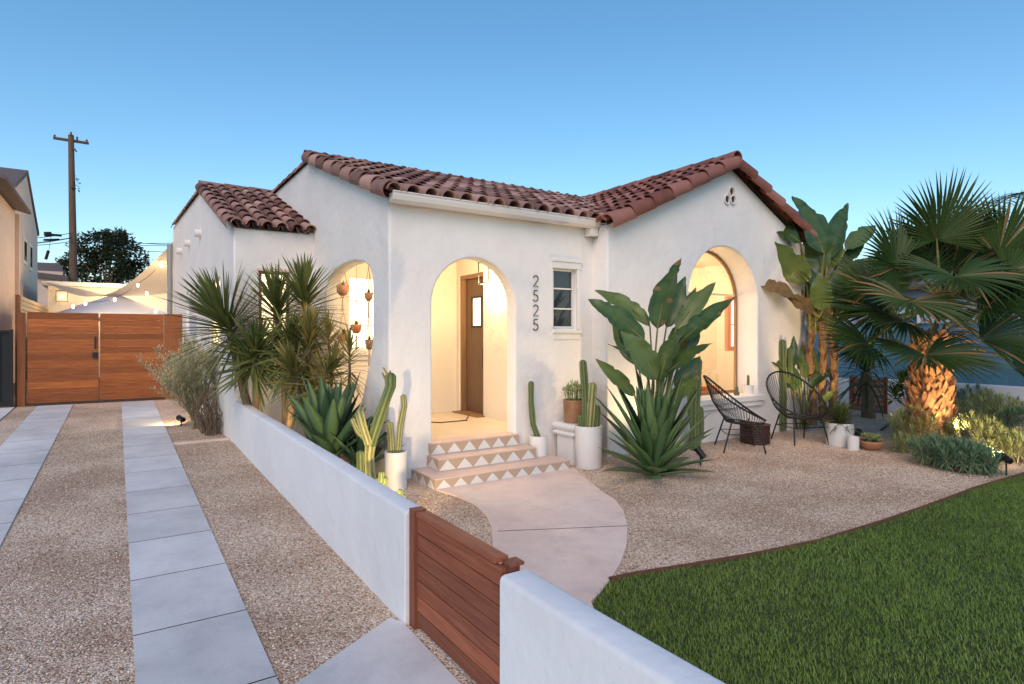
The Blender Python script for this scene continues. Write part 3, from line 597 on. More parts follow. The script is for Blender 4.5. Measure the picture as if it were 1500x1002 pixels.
# driveway gate
YG = 14.75; gL, gR = onY(38, 590, YG).x, onY(240, 590, YG).x; gt = onY(150, 459, YG).z; gb = gz(YG)+.05; mid = onY(145.5, 500, YG).x
G = thing('driveway_gate', 'tall double cedar gate of wide horizontal boards closing the driveway', 'gate', ((gL+gR)/2, YG, gz(YG)))
for (a, b) in ((gL+.02, mid-.012), (mid+.012, gR)):
    mb = MB(); n = 13; h = (gt-gb)/n
    for i in range(n): mb.box((a, YG+random.uniform(0, .002), gb+i*h+.001), (b, YG+.03, gb+(i+1)*h-.001), 0, random.random())
    mb.box((a, YG+.035, gb), (a+.06, YG+.08, gt), 0); mb.box((b-.06, YG+.035, gb), (b, YG+.08, gt), 0); mb.build('gate_leaf', M['cedar'], G)
mb = MB(); hx = onY(139.5, 500, YG).x; mb.box((hx-.012, YG-.03, onY(139, 511, YG).z), (hx+.012, YG-.003, onY(139, 493, YG).z)); mb.box((hx-.045, YG-.045, onY(139, 524, YG).z), (hx+.045, YG-.002, onY(139, 516, YG).z)); mb.build('handle', M['black'], G)
mb = MB(); px = onY(25, 590, YG).x; mb.box((px, YG-.03, .2), (gL-.01, YG+.12, onY(30, 458, YG).z)); mb.build('post', M['cedarz'], G)
mb = MB(); mb.box((gR+.01, YG-.02, .2), (onY(269, 500, YG).x, YG+.1, gt+.01)); mb.build('post', M['cedarz'], G)
fz = onY(28, 433, YG+.1).z; FN = thing('slat_fence', 'pale cedar slat fence running back beside the driveway gate', 'fence', (px, YG+1.5, gz(YG)))
mb = MB()
for i in range(9): mb.box((px+.02, YG+.15, fz-.09*(i+1)+.012), (px+.045, 20.5, fz-.09*i), 0, random.random())
mb.build('slat', M['cedary'], FN); mb = MB(); mb.box((px-.04, YG+.13, .2), (px+.018, YG+.22, fz+.02)); mb.build('post', M['cedarz'], FN)

# black metal side gate at far left
BG = thing('iron_gate', 'black metal gate beside the neighbouring house', 'gate', (-2.2, YG-.1, gz(YG)))
mb = MB(); x0, x1 = -3.4, px-.05; zt = onY(15, 484, YG).z
mb.box((x0, YG-.1, zt-.04), (x1, YG-.06, zt)); mb.box((x0, YG-.1, .42), (x1, YG-.06, .46)); mb.box((x1-.05, YG-.105, .36), (x1, YG-.055, zt+.02)); mb.box((x0, YG-.055, .4), (x1, YG-.05, zt-.01)); mb.build('frame', M['black'], BG)
mb = MB()
for i in range(14): mb.box((x0+.04+i*.115, YG-.095, .462), (x0+.06+i*.115, YG-.075, zt-.042))
mb.build('bar', M['black'], BG)

# =====================================================================  BACKGROUND LEFT
N1 = thing('neighbour_house', 'tall pinkish stucco house with grey gable roof at the left edge', 'house', (-4, 22, .5))
NX = -2.3
def nY(u): t = (u-750)/FP; return NX*(math.cos(TH)-t*math.sin(TH))/(math.sin(TH)+t*math.cos(TH))
yb, ym, yf = nY(55), nY(39), nY(24); zE = onX(55, 345, NX).z; zP = onX(39, 256, NX).z; zf = onX(24, 300, NX).z
slab('wall', [(yf-.3, 0), (yb, 0), (yb, zE), (ym, zP), (yf-.3, zP-.9)], [], .3, MX(NX-.15), M['pinkst'], N1, .01)
mb = MB(); mb.box((-9, yf-.3, 0), (NX-.31, yb, zE-.6)); mb.box((-8, yf-4.5, 0), (NX-.0, yf-.31, zf-.25)); mb.build('wall', M['pinkst'], N1)
mb = MB(); mb.prism([V((NX+.04, yf-.5, zP-.95)), V((NX+.04, ym, zP+.02)), V((NX+.04, ym, zP+.14)), V((NX+.04, yf-.5, zP-.83))], (-7, 0, 0)); mb.prism([V((NX+.04, ym+.001, zP+.02)), V((NX+.04, yb+.1, zE)), V((NX+.04, yb+.1, zE+.12)), V((NX+.04, ym+.001, zP+.14))], (-7, 0, 0))
mb.build('roof', M['roofgrey'], N1)
mb = MB(); mb.prism([V((NX+.35, yf-4.8, zf-.30)), V((NX+.35, yf-.35, zf-.30)), V((NX+.35, yf-.35, zf-.22)), V((NX+.35, yf-4.8, zf-.22))], (-1.6, 0, .45)); mb.build('roof', M['roofgrey'], N1)
mb = MB(); mb.box((NX+.0, yf-.28, .3), (NX+.09, yf-.18, zf-.3)); mb.build('downpipe', M['pinkst'], N1)
for (u0, u1, v0, v1) in ((42, 46, 360, 395), (33, 38, 352, 385)):
    a = onX(u0, v1, NX); b = onX(u1, v0, NX); mb = MB(); mb.box((NX+.002, a.y, a.z), (NX+.03, b.y, b.z)); wo = mb.build('window', M['trim'], N1); mb = MB(); mb.box((NX+.031, a.y+.12, a.z+.1), (NX+.036, b.y-.12, b.z-.1)); mb.build('pane', M['darkglass'], wo)
# backyard garage
YGar = 22.0
GA = thing('garage', 'cream backyard building with flat white fascia behind the cedar gate', 'garage', (.5, YGar, .5))
gx0, gx1 = onY(70, 440, YGar).x, 3.2; gtop = onY(100, 414, YGar).z
mb = MB(); mb.box((gx0, YGar, .3), (gx1, YGar+5, gtop-.12)); mb.build('wall', M['stucco_in'], GA)
mb = MB(); mb.box((gx0-.12, YGar-.35, gtop-.118), (gx1, YGar+5, gtop)); mb.build('roof', M['white'], GA)
for (u, v, c) in ((91, 434, 1),):
    p = onY(u, v, YGar-.12); L = lantern((p.x, p.y, p.z), 1.5, 'black wall lantern on the cream backyard building', None)
light('POINT', (gx0+1.6, YGar-1.1, 3.0), 60, LW, .15); light('POINT', (1.0, YGar-2.0, 3.1), 60, LW, .15)
# patio umbrella
ap = onY(170, 430, 19.5); U = thing('patio_umbrella', 'pale blue grey patio umbrella top showing over the cedar gate', 'umbrella', (ap.x, ap.y, .5))
mb = MB(); n = 8; vs = [ap]+[ap+V((1.45*math.cos(2*PI*i/n+.2), 1.45*math.sin(2*PI*i/n+.2), -.62)) for i in range(n)]
for i in range(n):
    a, b = vs[1+i], vs[1+(i+1) % n]; mb.add([ap, a, (a+b)/2+Z*.06, b], [(0, 1, 2), (0, 2, 3)]); mb.add([a, (a+b)/2+Z*.06, b, b-Z*.12, (a+b)/2-Z*.06, a-Z*.12], [(0, 1, 4, 5), (1, 2, 3, 4)])
mb.build('canopy', M['tent'], U); mb = MB(); mb.tube([V((ap.x, ap.y, .5)), ap+Z*.07], .025); mb.build('pole', M['doorframe'], U)
# shade sail
def sail():
    A, B, C_, D_ = onY(256, 352, 17.0), onY(256, 428, 18.5), onY(120, 424, 21.4), onY(66, 413, 21.6); n = 14; mb = MB(); vs = []
    for i in range(n+1):
        for j in range(n+1):
            a, b = i/n, j/n; p = A.lerp(D_, a); q = B.lerp(C_, a); r = p.lerp(q, b); r = r-Z*.95*math.sin(PI*a)*(1-b)*.9-Z*.15*math.sin(PI*a)*b; vs.append(r)
    mb.add(vs, [(i*(n+1)+j, i*(n+1)+j+1, (i+1)*(n+1)+j+1, (i+1)*(n+1)+j) for i in range(n) for j in range(n)]); o = mb.build('shade_sail', M['sail'], smooth=True)
    tag(o, 'cream fabric shade sail sloping from the house over the back yard', 'shade sail')
sail()
S = thing('string_lights', 'string of warm bulbs hung under the shade sail', 'string lights', onY(150, 420, 18))
sp = [onY(u, v, 17.6) for u, v in ((254, 384), (236, 389), (202, 418), (168, 439), (125, 445), (107, 449))]+[]
mb = MB(); pts = []
for a, b in zip(sp[:-1], sp[1:]):
    for i in range(6): t = i/6; pts.append(a.lerp(b, t)-Z*.05*math.sin(PI*t)+Z*.05)
mb.tube(pts, .006, 5); mb.build('cable', M['black'], S)
for p in sp[1:]+[onY(215, 430, 17.6), onY(228, 456, 17.6)]:
    mb = MB(); mb.lathe([(.001, -.045), (.022, -.03), (.028, 0), (.02, .03), (.010, .045), (.001, .046)], p, 10); mb.build('bulb', M['bulb'], S, smooth=True)
    light('POINT', p-Z*.12, 6, LW, .05)
# distant small house, pole, wires, tree
q = thing('distant_house', 'low house with brown tiled roof far behind the pole', 'house', onY(75, 405, 36))
p0, p1 = onY(50, 405, 36), onY(92, 405, 36)
mb = MB(); mb.box((p0.x, 36, 0), (p1.x, 42, onY(70, 397, 36).z)); mb.build('wall', M['pinkst'], q)
mb = MB(); a, b, c = onY(48, 399, 35.8), onY(97, 405, 35.8), onY(52, 384, 39); mb.add([a, b, V((c.x+1, c.y, c.z)), V((c.x-3, c.y, c.z)), a-Z*.2, b-Z*.2], [(0, 1, 2, 3), (4, 5, 1, 0)]); mb.build('roof', M['roofgrey'], q)
pd = 30; pt, pb2 = P(104, 198, pd), P(110, 440, pd); pole = thing('utility_pole', 'tall brown wooden utility pole with one crossarm', 'utility pole', (pb2.x, pb2.y, .5))
mb = MB(); mb.tube([V((pb2.x, pb2.y, .3)), V((pt.x, pt.y, pt.z))], [.21, .12], 12); mb.build('pole', M['pole'], pole)
mb = MB(); ca, cb = P(78, 202, pd-.4), P(130, 210, pd+.6); mb.bar(ca, cb, .1, .12); mb.bar(P(104, 212, pd), P(112, 222, pd), .06, .06); mb.build('crossarm', M['pole'], pole)
for u, v in ((80, 200), (104, 196), (113, 203), (127, 207)):
    mb = MB(); p = P(u, v, pd-.1); mb.lathe([(.001, -.08), (.05, -.06), (.03, 0), (.055, .03), (.03, .09), (.001, .1)], p, 8); mb.build('insulator', M['pole'], pole)
mb = MB()
for k in range(26):
    p = P(107+random.uniform(0, 8), 260+random.uniform(0, 20), pd)+V((random.uniform(-.1, .1), random.uniform(-.2, .2), 0)); leaf(mb, p, sphdir(random.random()*6.28, random.uniform(-1, 1)), Z, .18, .09, seg=2)
mb.build('vine', M['treeleaf'], pole)
wires = [((-60, 352), (108, 348), (300, 357)), ((-60, 342), (107, 341), (300, 357.5)), ((-60, 350), (109, 353), (300, 368)), ((-60, 349), (108, 347.5), (300, 352))]
W = thing('overhead_wires', 'thin black overhead wires strung from the utility pole', 'wires', (pb2.x, pb2.y, 6))
for tr in wires:
    mb = MB(); a, b, c = P(*tr[0], pd-6), P(*tr[1], pd), P(*tr[2], pd+6)
    pts = [a.lerp(b, i/8)-Z*.25*math.sin(PI*i/8) for i in range(9)]+[b.lerp(c, i/8)-Z*.25*math.sin(PI*i/8) for i in range(1, 9)]
    mb.tube(pts, .014, 4); mb.build('wire', M['black'], W)
mb = MB(); mb.tube([P(65, 343, pd-2), P(75, 343, pd-1.8)], .12, 8); mb.tube([P(76, 344, pd-1.8), P(90, 345, pd-1.5)], .06, 8); mb.tube([P(64, 351.5, pd-2), P(87, 351, pd-1.5)], .05, 6); mb.build('splice_box', M['black'], W)
mb = MB(); mb.tube([P(71, 367, pd-2), P(67, 380, pd-2)], .07, 6); mb.tube([P(71.5, 367, pd-2), P(75, 344, pd-1.8)], .008, 4); mb.build('weight', M['black'], W)

def cloud_tree(name, label, cat, base, trunk_h, blobs, nleaf, lsize, lm, tm=None, trunk_r=.15, group=None):
    T = thing(name, label, cat, base, group); base = V(base); mb = MB()
    top = base+Z*trunk_h; mb.tube([base, base.lerp(top, .5)+V((.05, 0, 0)), top], [trunk_r, trunk_r*.8, trunk_r*.6], 10)
    for c, r in blobs: c = V(c); mb.tube([top-Z*.1*trunk_h, top.lerp(c, .5)+V((0, 0, .1)), c], [trunk_r*.5, trunk_r*.3, trunk_r*.1], 6)
    mb.build('trunk', tm or M['bark'], T); mb = MB(); tot = sum(r**2 for c, r in blobs)
    for c, r in blobs:
        c = V(c); k = int(nleaf*r*r/tot); cl = [sphdir(random.random()*6.28, random.uniform(-1, 1.5)) for _ in range(12)]
        for i in range(k):
            cd = random.choice(cl); q = (cd+sphdir(random.random()*6.28, random.uniform(-1.5, 1.5))*random.uniform(.1, .62)); q = q.normalized()*min(1.15, q.length)*random.uniform(.72, 1.08)
            p = c+V((q.x*r, q.y*r, q.z*r*.8)); leaf(mb, p, sphdir(random.random()*6.28, random.uniform(-.6, 1)), sphdir(random.random()*6.28, .8), lsize*random.uniform(.6, 1.3), lsize*.5, seg=2, prof=P_paddle, tint=random.random()**2)
    mb.build('crown', lm, T); return T
tb = P(155, 430, 33)
cloud_tree('tree', 'dark leafy tree beyond the back yard beside the utility pole', 'tree', (tb.x, tb.y, .5), 3.6,
  [(P(155, 362, 33), 1.0), (P(135, 366, 33), .9), (P(178, 366, 33), 1.0), (P(120, 382, 33), .9), (P(150, 388, 33), 1.3), (P(190, 385, 33), 1.0), (P(105, 390, 33.5), .7), (P(205, 395, 34), .7), (P(168, 352, 33), .7), (P(95, 398, 34), .6), (P(150, 410, 33.5), 1.1), (P(120, 408, 33.5), .9), (P(188, 408, 33.5), 1.0)], 7600, .22, M['treeleaf'])

# =====================================================================  BACKGROUND RIGHT
FX = 13.0
o = lowwall('boundary_wall', -6, 5.95, .80, .84, FX, FX+.15, 'low white wall behind the palm at the right edge')
SG = thing('slat_gate', 'dark brown slatted gate behind the potted plants by the white boundary wall', 'gate', (FX, 6.3, .15))
mb = MB()
for i in range(6): mb.box((FX, 6.0, .22+i*.105), (FX+.03, 6.62, .30+i*.105), 0, random.random())
mb.build('slat', M['deck'], SG)
for y in (5.96, 6.63): mb = MB(); mb.box((FX-.02, y, .1), (FX+.05, y+.05, .88)); mb.build('post', M['deckz'], SG)
lowwall('boundary_wall', 6.70, 16, .80, .9, FX, FX+.15, 'low white wall farther back, beyond the brown slatted gate')
BF = thing('blue_fence', 'tall blue board fence with lattice top behind the palm', 'fence', (14.2, 4, 0)); bx = 14.2
mb = MB()
for i in range(110): mb.box((bx, -5+i*.18, 0), (bx+.02, -5+i*.18+.172, 1.95), 0, random.random())
mb.build('boards', M['blue'], BF)
mb = MB()
for i in range(-3, 70):
    y = -5+i*.28
    mb.bar((bx+.005, y, 1.98), (bx+.005, y+.5, 2.42), .010, .03, V((1, 0, 0))); mb.bar((bx+.017, y+.5, 1.98), (bx+.017, y, 2.42), .010, .03, V((1, 0, 0)))
mb.box((bx-.01, -5, 2.42), (bx+.04, 14.8, 2.48)); mb.box((bx-.01, -5, 1.951), (bx+.04, 14.8, 1.985)); mb.build('lattice', M['blue'], BF)
NB = thing('neighbour_house', 'pale lavender grey sided house behind the palms on the right', 'house', (22, 10, 0))
mb = MB()
for i in range(15): mb.prism([V((18.0, -3, .2*i)), V((18.03, -3, .2*i)), V((18.0, -3, .2*i+.198))], (0, 17, 0), 0, random.random())
mb.box((18.032, -3, 0), (25, 14, 3.0)); mb.build('wall', M['lav'], NB)
mb = MB(); mb.prism([V((17.5, -3.4, 2.98)), V((17.5, -3.4, 3.08)), V((21.8, -3.4, 4.3)), V((25.5, -3.4, 3.08)), V((25.5, -3.4, 2.98))], (0, 17.8, 0)); mb.build('roof', M['roofgrey'], NB)
for y in (1.0, 4.2, 7.4):
    mb = MB(); mb.box((17.94, y, 1.2), (17.99, y+1.1, 2.4)); wo = mb.build('window', M['white'], NB); mb = MB(); mb.box((17.93, y+.07, 1.27), (17.938, y+1.03, 2.33)); mb.build('pane', M['darkglass'], wo)
# hedge mass and far street trees to the right so the horizon is never bare
for i, (x, y, r, lb) in enumerate(((19.5, 16.5, 1.6, 'dark round tree behind the house and the giant bird of paradise'), (30, 6, 2.6, 'broad dark tree beyond the lavender grey house'))):
    cloud_tree('tree', lb, 'tree', (x, y, .4), 1.4, [(V((x+random.uniform(-1, 1)*r*.6, y+random.uniform(-1, 1)*r*.6, 1.9+random.uniform(-.4, .3)*r)), r*.55) for _ in range(6)], 2200, .2, M['treeleaf'])

# =====================================================================  PLANTS
U01 = random.uniform
def rosette(mb, c, axis, n, L, W, el0, el1, grav, prof=P_strap, fold=.25, seg=5, thick=0, spread=.2, jl=.2, tint=None, curl=0, matf=None):
    """n leaves round an axis, outer ones low (el0), inner ones steep (el1)"""
    axis = V(axis).normalized(); a1 = axis.orthogonal().normalized(); a2 = axis.cross(a1)
    for i in range(n):
        f = i/max(1, n-1); el = el0+(el1-el0)*(f**.8)+U01(-.09, .09); az = i*2.39996+U01(-.15, .15)
        d = (a1*math.cos(az)+a2*math.sin(az))*math.cos(el)+axis*math.sin(el)
        p = V(c)+axis*spread*(f-.5)+d*.01
        up = (axis-d*axis.dot(d)) if abs(axis.dot(d)) < .98 else a1
        leaf(mb, p, d, up, L*(1+U01(-jl, jl))*(1 if f < .8 else .8), W*U01(.8, 1.15), grav*(1-.6*f), curl, seg, prof, fold, thick, mat=(matf(f) if matf else 0), tint=(U01(0, .8) if tint is None else tint(f)))
# --- spiky yucca / dracaena clump
def headplant(name, label, base, heads, lm, group=None):
    T = thing(name, label, 'plant', base, group); base = V(base)
    for (hub, n, L, W, stem_r, lean) in heads:
        hub = V(hub); mid = base.lerp(hub, .5)+V((U01(-.05, .05), U01(-.05, .05), -.04)); axis = (hub-mid).normalized()
        axis = (axis+V(lean)).normalized()
        mb = MB(); mb.tube([base+V((U01(-.04, .04), U01(-.04, .04), -.05)), mid, hub+axis*.05], [stem_r*1.2, stem_r, stem_r*.8], 9); mb.build('stem', M['bark2'], T)
        mb = MB(); rosette(mb, hub, axis, int(n*1.15), L, W, -1.1, 1.45, .35, seg=5, spread=.46, fold=.35); mb.build('leaf_head', lm, T)
    return T
headplant('yucca', 'large yucca with broad spiky rosette leaning over the far end of the white garden wall', (1.58, 8.5, gz(8.5)),
  [(P(338, 487, 7.9), 200, 0.80, 0.039, .055, (-.25, -.05, 0)), (P(372, 530, 7.6), 105, 0.560, 0.034, .04, (.1, -.3, -.3))], M['yucca'])
headplant('yucca', 'tall yucca in front of the lit back window', (1.85, 8.2, gz(8.2)), [(P(407, 470, 7.9), 150, 0.650, 0.034, .05, (0, 0, .2)), (P(425, 520, 7.4), 90, 0.470, 0.032, .04, (0, -.2, 0))], M['yucca'])
headplant('yucca', 'tall yucca between the lit back window and the side arch', (2.08, 7.75, gz(7.7)), [(P(447, 452, 7.7), 165, 0.605, 0.034, .05, (0, 0, .2))], M['yucca'])
headplant('dracaena', 'yellow tinged dracaena heads low behind the garden wall', (2.0, 7.3, gz(7.3)), [(P(452, 515, 7.2), 120, 0.470, 0.028, .03, (0, -.1, 0)), (P(437, 560, 7.0), 90, 0.403, 0.028, .03, (-.2, -.2, 0)), (P(473, 560, 6.9), 75, 0.358, 0.028, .025, (.2, -.2, 0))], M['drac'])
headplant('dracaena', 'slim dracaena with small heads in front of the side arch', (2.2, 7.1, gz(7)), [(P(482, 508, 7.25), 67, 0.291, 0.023, .02, (0, 0, .3)), (P(485, 545, 7.2), 45, 0.224, 0.021, .018, (.2, 0, 0))], M['drac'])
headplant('dracaena', 'slim orange lit dracaena nearest the wall corner by the side arch', (2.28, 6.8, gz(6.8)), [(P(512, 532, 7.0), 67, 0.269, 0.021, .018, (0, 0, .2))], M['drac'])
# --- agaves behind garden wall
def agave(name, label, c, n, L, W, el0=.05, el1=1.4, lm=None, grav=.15, thick=.012, curl=-.15):
    mb = MB(); rosette(mb, V(c)+Z*.12, (U01(-.05, .05), U01(-.05, .05), 1), n, L, W, el0, el1, grav, P_agave, .35, 7, thick, .14, .15, curl=curl)
    mb.tube([V(c)-Z*.1, V(c)+Z*.16], [.07, .09], 10); o = mb.build(name, lm or M['agave'], smooth=True, origin=c); return tag(o, label, 'plant')
agave('agave', 'wide dark green agave just behind the long white garden wall', (1.86, 6.25, gz(6)+.22), 40, .78, .17, el0=.35)
agave('agave', 'smaller agave tucked between the wide agave and the yuccas', (1.93, 7.0, gz(7)+.2), 24, .60, .10, el0=.5, grav=.3)
agave('agave', 'low agave in front of the flared foot of the side arch', (2.12, 6.1, gz(6)+.1), 24, .52, .11, el0=.4, grav=.2)
# --- cacti
def column(mb, pts, r, ribs=7, amp=.16, round_top=True, seg=None, tint_ridge=.9):
    pts = [V(p) for p in pts]; fine = []
    for i in range(len(pts)-1):
        k = max(2, int((pts[i+1]-pts[i]).length/.04))
        for j in range(k): fine.append(pts[i].lerp(pts[i+1], j/k))
    fine.append(pts[-1]); n = ribs*4; rr = [r*(1+.06*math.sin(i*.7+r*90)) for i in range(len(fine))]
    if round_top:
        d = (fine[-1]-fine[-2]).normalized()
        for a in (.35, .65, .88, 1): fine.append(pts[-1]+d*r*a); rr.append(r*math.sqrt(max(.0009, 1-a*a)))
    vs = []; prev = None; k = len(fine)
    for i, p in enumerate(fine):
        d = (fine[min(i+1, k-1)]-fine[max(i-1, 0)]).normalized(); a = d.cross(V((.1, .9, .2))).normalized() if prev is None else (prev-d*prev.dot(d)).normalized(); prev = a; b = d.cross(a)
        for j in range(n):
            th = 2*PI*j/n; q = rr[i]*(1+amp*math.cos(ribs*th)); vs.append(p+(a*math.cos(th)+b*math.sin(th))*q)
    o = len(mb.v); mb.v.extend(tuple(v) for v in vs)
    for i in range(k-1):
        for j in range(n):
            mb.f.append([o+i*n+j, o+i*n+(j+1) % n, o+(i+1)*n+(j+1) % n, o+(i+1)*n+j]); mb.m.append(0); mb.t.append(tint_ridge*U01(.8, 1) if j % 4 in (3, 0) else U01(0, .2))
    mb.f.append([o+(k-1)*n+j for j in range(n)]); mb.m.append(0); mb.t.append(.4)
def pot(name, label, c, r, h, pm, taper=.92, rim=.0, cat='pot'):
    T = thing(name, label, cat, c); mb = MB(); t = .018
    mb.lathe([(.001, .002), (r*taper*.97, .0), (r*taper, .012), (r, h-.03), (r+rim, h-.028), (r+rim, h), (r-t, h), (r-t-.004, h-.04), (.001, h-.05)], c, 40); o = mb.build('pot_body', pm, T, smooth=True)
    md = o.modifiers.new('es', 'EDGE_SPLIT'); md.split_angle = math.radians(35)
    mb = MB(); mb.lathe([(r-t-.003, h-.045), (r*.5, h-.038), (.001, h-.036)], c, 24); mb.build('soil', M['soil'], T); return T
# left pot with two pale columns
c = onG(580, 716); c = V((c.x, c.y, gz(c.y))); dL = dep(c); pot('plant_pot', 'white cylinder pot standing left of the entrance steps', c, .115, .385, M['pot'], .97)
CT = thing('cactus', 'pair of pale yellow columnar cacti in the white pot left of the steps', 'cactus', c+Z*.345)
for pts, r in ((((574, 662), (573, 640), (571, 622)), .032), (((583, 662), (586, 625), (592, 595), (591, 582)), .030)):
    mb = MB(); column(mb, [P(u, v, dL) for u, v in pts], r, 6); mb.build('column', M['cactus_y'], CT, smooth=True)
# big branching striped cactus
cb = P(541, 742, 5.5); CT = thing('cactus', 'tall branching striped cactus rising behind the garden wall beside the white pot', 'cactus', cb)
for pts, r, mm in ((((545, 745), (543, 700), (541, 668), (543, 645)), .042, 'cactus_y'), (((543, 652), (553, 620), (565, 585), (572, 566), (572, 552)), .042, 'cactus'), (((540, 650), (532, 625), (527, 606), (529, 601)), .034, 'cactus_y'),
                   (((533, 745), (529, 700), (528, 665)), .035, 'cactus'), (((541, 648), (524, 632), (517, 616)), .022, 'cactus_y')):
    mb = MB(); column(mb, [P(u, v, 5.5+.06*math.sin(u)) for u, v in pts], r, 5, .22); mb.build('column', M[mm], CT, smooth=True)
mb = MB()
for a, b in (((570, 552), (561, 538)), ((566, 558), (560, 546)), ((574, 550), (571, 543))): mb.tube([P(*a, 5.5), P(*b, 5.48)], [.012, .007], 6)
mb.build('bud', M['drac'], CT)
for (u, v, lb) in ((556, 712, 'small round cactus pads at the foot of the striped cactus'), (583, 738, 'small cactus pads peeking over the garden wall end by the gate')):
    mb = MB(); d = 5.2; b = P(u, v+20, d)
    for k, (du, dv) in enumerate(((-5, -22), (3, -32), (8, -24))): column(mb, [b, P(u+du*.6, v+dv*.3+8, d), P(u+du, v+dv+14, d)], .024, 5, .25)
    tag(mb.build('cactus', M['cactus'], smooth=True, origin=b), lb, 'cactus')
# pot on the step
c = V((4.29, 5.93, .253)); dL = dep(c); pot('plant_pot', 'small white pot standing on the lowest step at its right end', c, .112, .24, M['pot'], .97)
mb = MB(); column(mb, [V((c.x, c.y, c.z+.2)), P(781, 622, dL), P(778, 590, dL), P(778, 562, dL)], .033, 6)
tag(mb.build('cactus', M['cactus'], smooth=True, origin=c+Z*.2), 'single slender cactus column in the small white pot on the step', 'cactus')
# pedestal
c = V((4.77, 5.82, gz(5.8))); mb = MB()
def sqprof(mb, c, prof):
    vs = [V((c.x+sx*r, c.y+sy*r, c.z+z)) for r, z in prof for sx, sy in ((-1, -1), (1, -1), (1, 1), (-1, 1))]
    mb.add(vs, [(i*4+j, i*4+(j+1) % 4, (i+1)*4+(j+1) % 4, (i+1)*4+j) for i in range(len(prof)-1) for j in range(4)]+[(0, 3, 2, 1), tuple((len(prof)-1)*4+j for j in range(4))])
sqprof(mb, c, [(.155, -.05), (.155, .33), (.165, .335), (.19, .345), (.197, .365), (.19, .385), (.17, .395), (.17, .405), (.185, .41), (.20, .425), (.207, .45), (.20, .475), (.185, .487), (.18, .49)])
tag(mb.build('pedestal', M['pot'], origin=c), 'square white moulded pedestal against the wall under the window', 'pedestal')
pc = c+Z*.492; pot('plant_pot', 'brown glazed pot on top of the white pedestal', pc, .145, .28, M['brownpot'], .95, .004)
def succ(name, label, c, r, h, n, lm, L=.07, cat='plant', leafn=14, W=.014):
    mb = MB()
    for i in range(n):
        a = i*2.4; q = math.sqrt((i+.5)/n); p = V(c)+V((r*q*math.cos(a), r*q*math.sin(a), 0)); tip = V(c)+V((r*1.3*q*math.cos(a), r*1.3*q*math.sin(a), h*(1-.45*q*q)*U01(.8, 1.1)))
        mb.tube([p, tip], .006, 5, tint=.2); ax = (tip-p).normalized(); rosette(mb, tip, ax, leafn, L, W, -.3, 1.3, .1, P_agave, .2, 3, 0, .05, .2)
    o = mb.build(name, lm, origin=c); return tag(o, label, cat)
succ('succulent', 'grey green succulents filling the brown pot on the pedestal', pc+Z*.24, .10, .20, 24, M['seneciy'], .07)
# big white pot
c = onG(862, 684); c = V((c.x, c.y, gz(c.y))); dL = dep(c); pot('plant_pot', 'large white cylinder pot on the gravel right of the steps', c, .165, .50, M['pot'], .96)
CT = thing('cactus', 'thick columnar cactus with side arms in the large white pot', 'cactus', c+Z*.45)
for pts, r in ((((857, 628), (858, 590), (856, 560), (854, 532)), .042), (((863, 628), (866, 590), (868, 566)), .050), (((874, 626), (876, 605), (875, 597)), .030), (((851, 628), (850, 612)), .034)):
    mb = MB(); column(mb, [P(u, v, dL) for u, v in pts], r, 6, .22); mb.build('column', M['cactus_y'] if r == .050 else M['cactus'], CT, smooth=True)
# cactus by the right arch
b = V((6.72, 5.45, gz(5.4))); dL = dep(b); CT = thing('cactus', 'tall cactus against the wall at the left edge of the large lit arch', 'cactus', b)
for pts, r, mm in ((((1018, 660), (1018, 600), (1020, 560), (1021, 530)), .062, 'cactus'), (((1012, 620), (1011, 580), (1012, 560)), .035, 'cactus'), (((1027, 640), (1026, 600)), .04, 'cactus')):
    mb = MB(); column(mb, [P(u, v, dL) for u, v in pts], r, 7, .15); mb.build('column', M[mm], CT, smooth=True)
c = onG(1018, 655); mb = MB(); column(mb, [V((c.x, c.y, gz(c.y)-.02)), V((c.x, c.y, gz(c.y)+.12))], .085, 12, .1); tag(mb.build('cactus', M['cactus_y'], smooth=True, origin=c), 'small golden barrel cactus on the gravel beside the front agave', 'cactus')

# --- front giant bird of paradise with paddle leaves
def paddle(mb, a, b, Wd, n, mat=0, fold=.3, seg=18, tear=.16):
    a = V(a); b = V(b); d = (b-a); L = d.length*1.02; d.normalize(); n = V(n); n = (n-d*n.dot(d)).normalized(); p = a; ds = L/seg; vs = []; base = random.choice((U01(0, .25), U01(.3, .85))); ph = U01(0, 6); bend = U01(.05, .5); tw = U01(-.5, .5); shr = [1, 1]
    for i in range(seg+1):
        s_ = i/seg; w = Wd/2*P_paddle(s_); sd = d.cross(n).normalized()
        for q in (0, 1): shr[q] = U01(.72, .9) if (random.random() < tear and .15 < s_ < .9) else 1+U01(-.025, .025)
        for t in (-1, -.5, 0, .5, 1):
            k = shr[0] if t < 0 else shr[1]; wav = .035*Wd*math.sin(s_*17+ph+t*2)*abs(t)
            vs.append(p+sd*(w*t*k)+n*(fold*w*(abs(t)**.7)-.10*w*t*t+wav))
        p = p+d*ds; d = (d-n*bend*ds/L-Z*.12*ds/L).normalized(); n = (n-d*n.dot(d)).normalized(); n = Matrix.Rotation(tw/seg, 3, d) @ n
    o = len(mb.v); mb.v.extend(tuple(v) for v in vs); brown = random.random() < .4
    for i in range(seg):
        st_ = U01(-.14, .14)
        for j in range(4):
            mb.f.append([o+i*5+j, o+i*5+j+1, o+(i+1)*5+j+1, o+(i+1)*5+j]); e = j in (0, 3)
            mb.m.append(1 if mat == 1 or (brown and (i > seg-3 or (e and random.random() < .03))) else 0); mb.t.append(max(0, min(1, base+st_+(.22 if not e else 0)+U01(-.05, .05))))
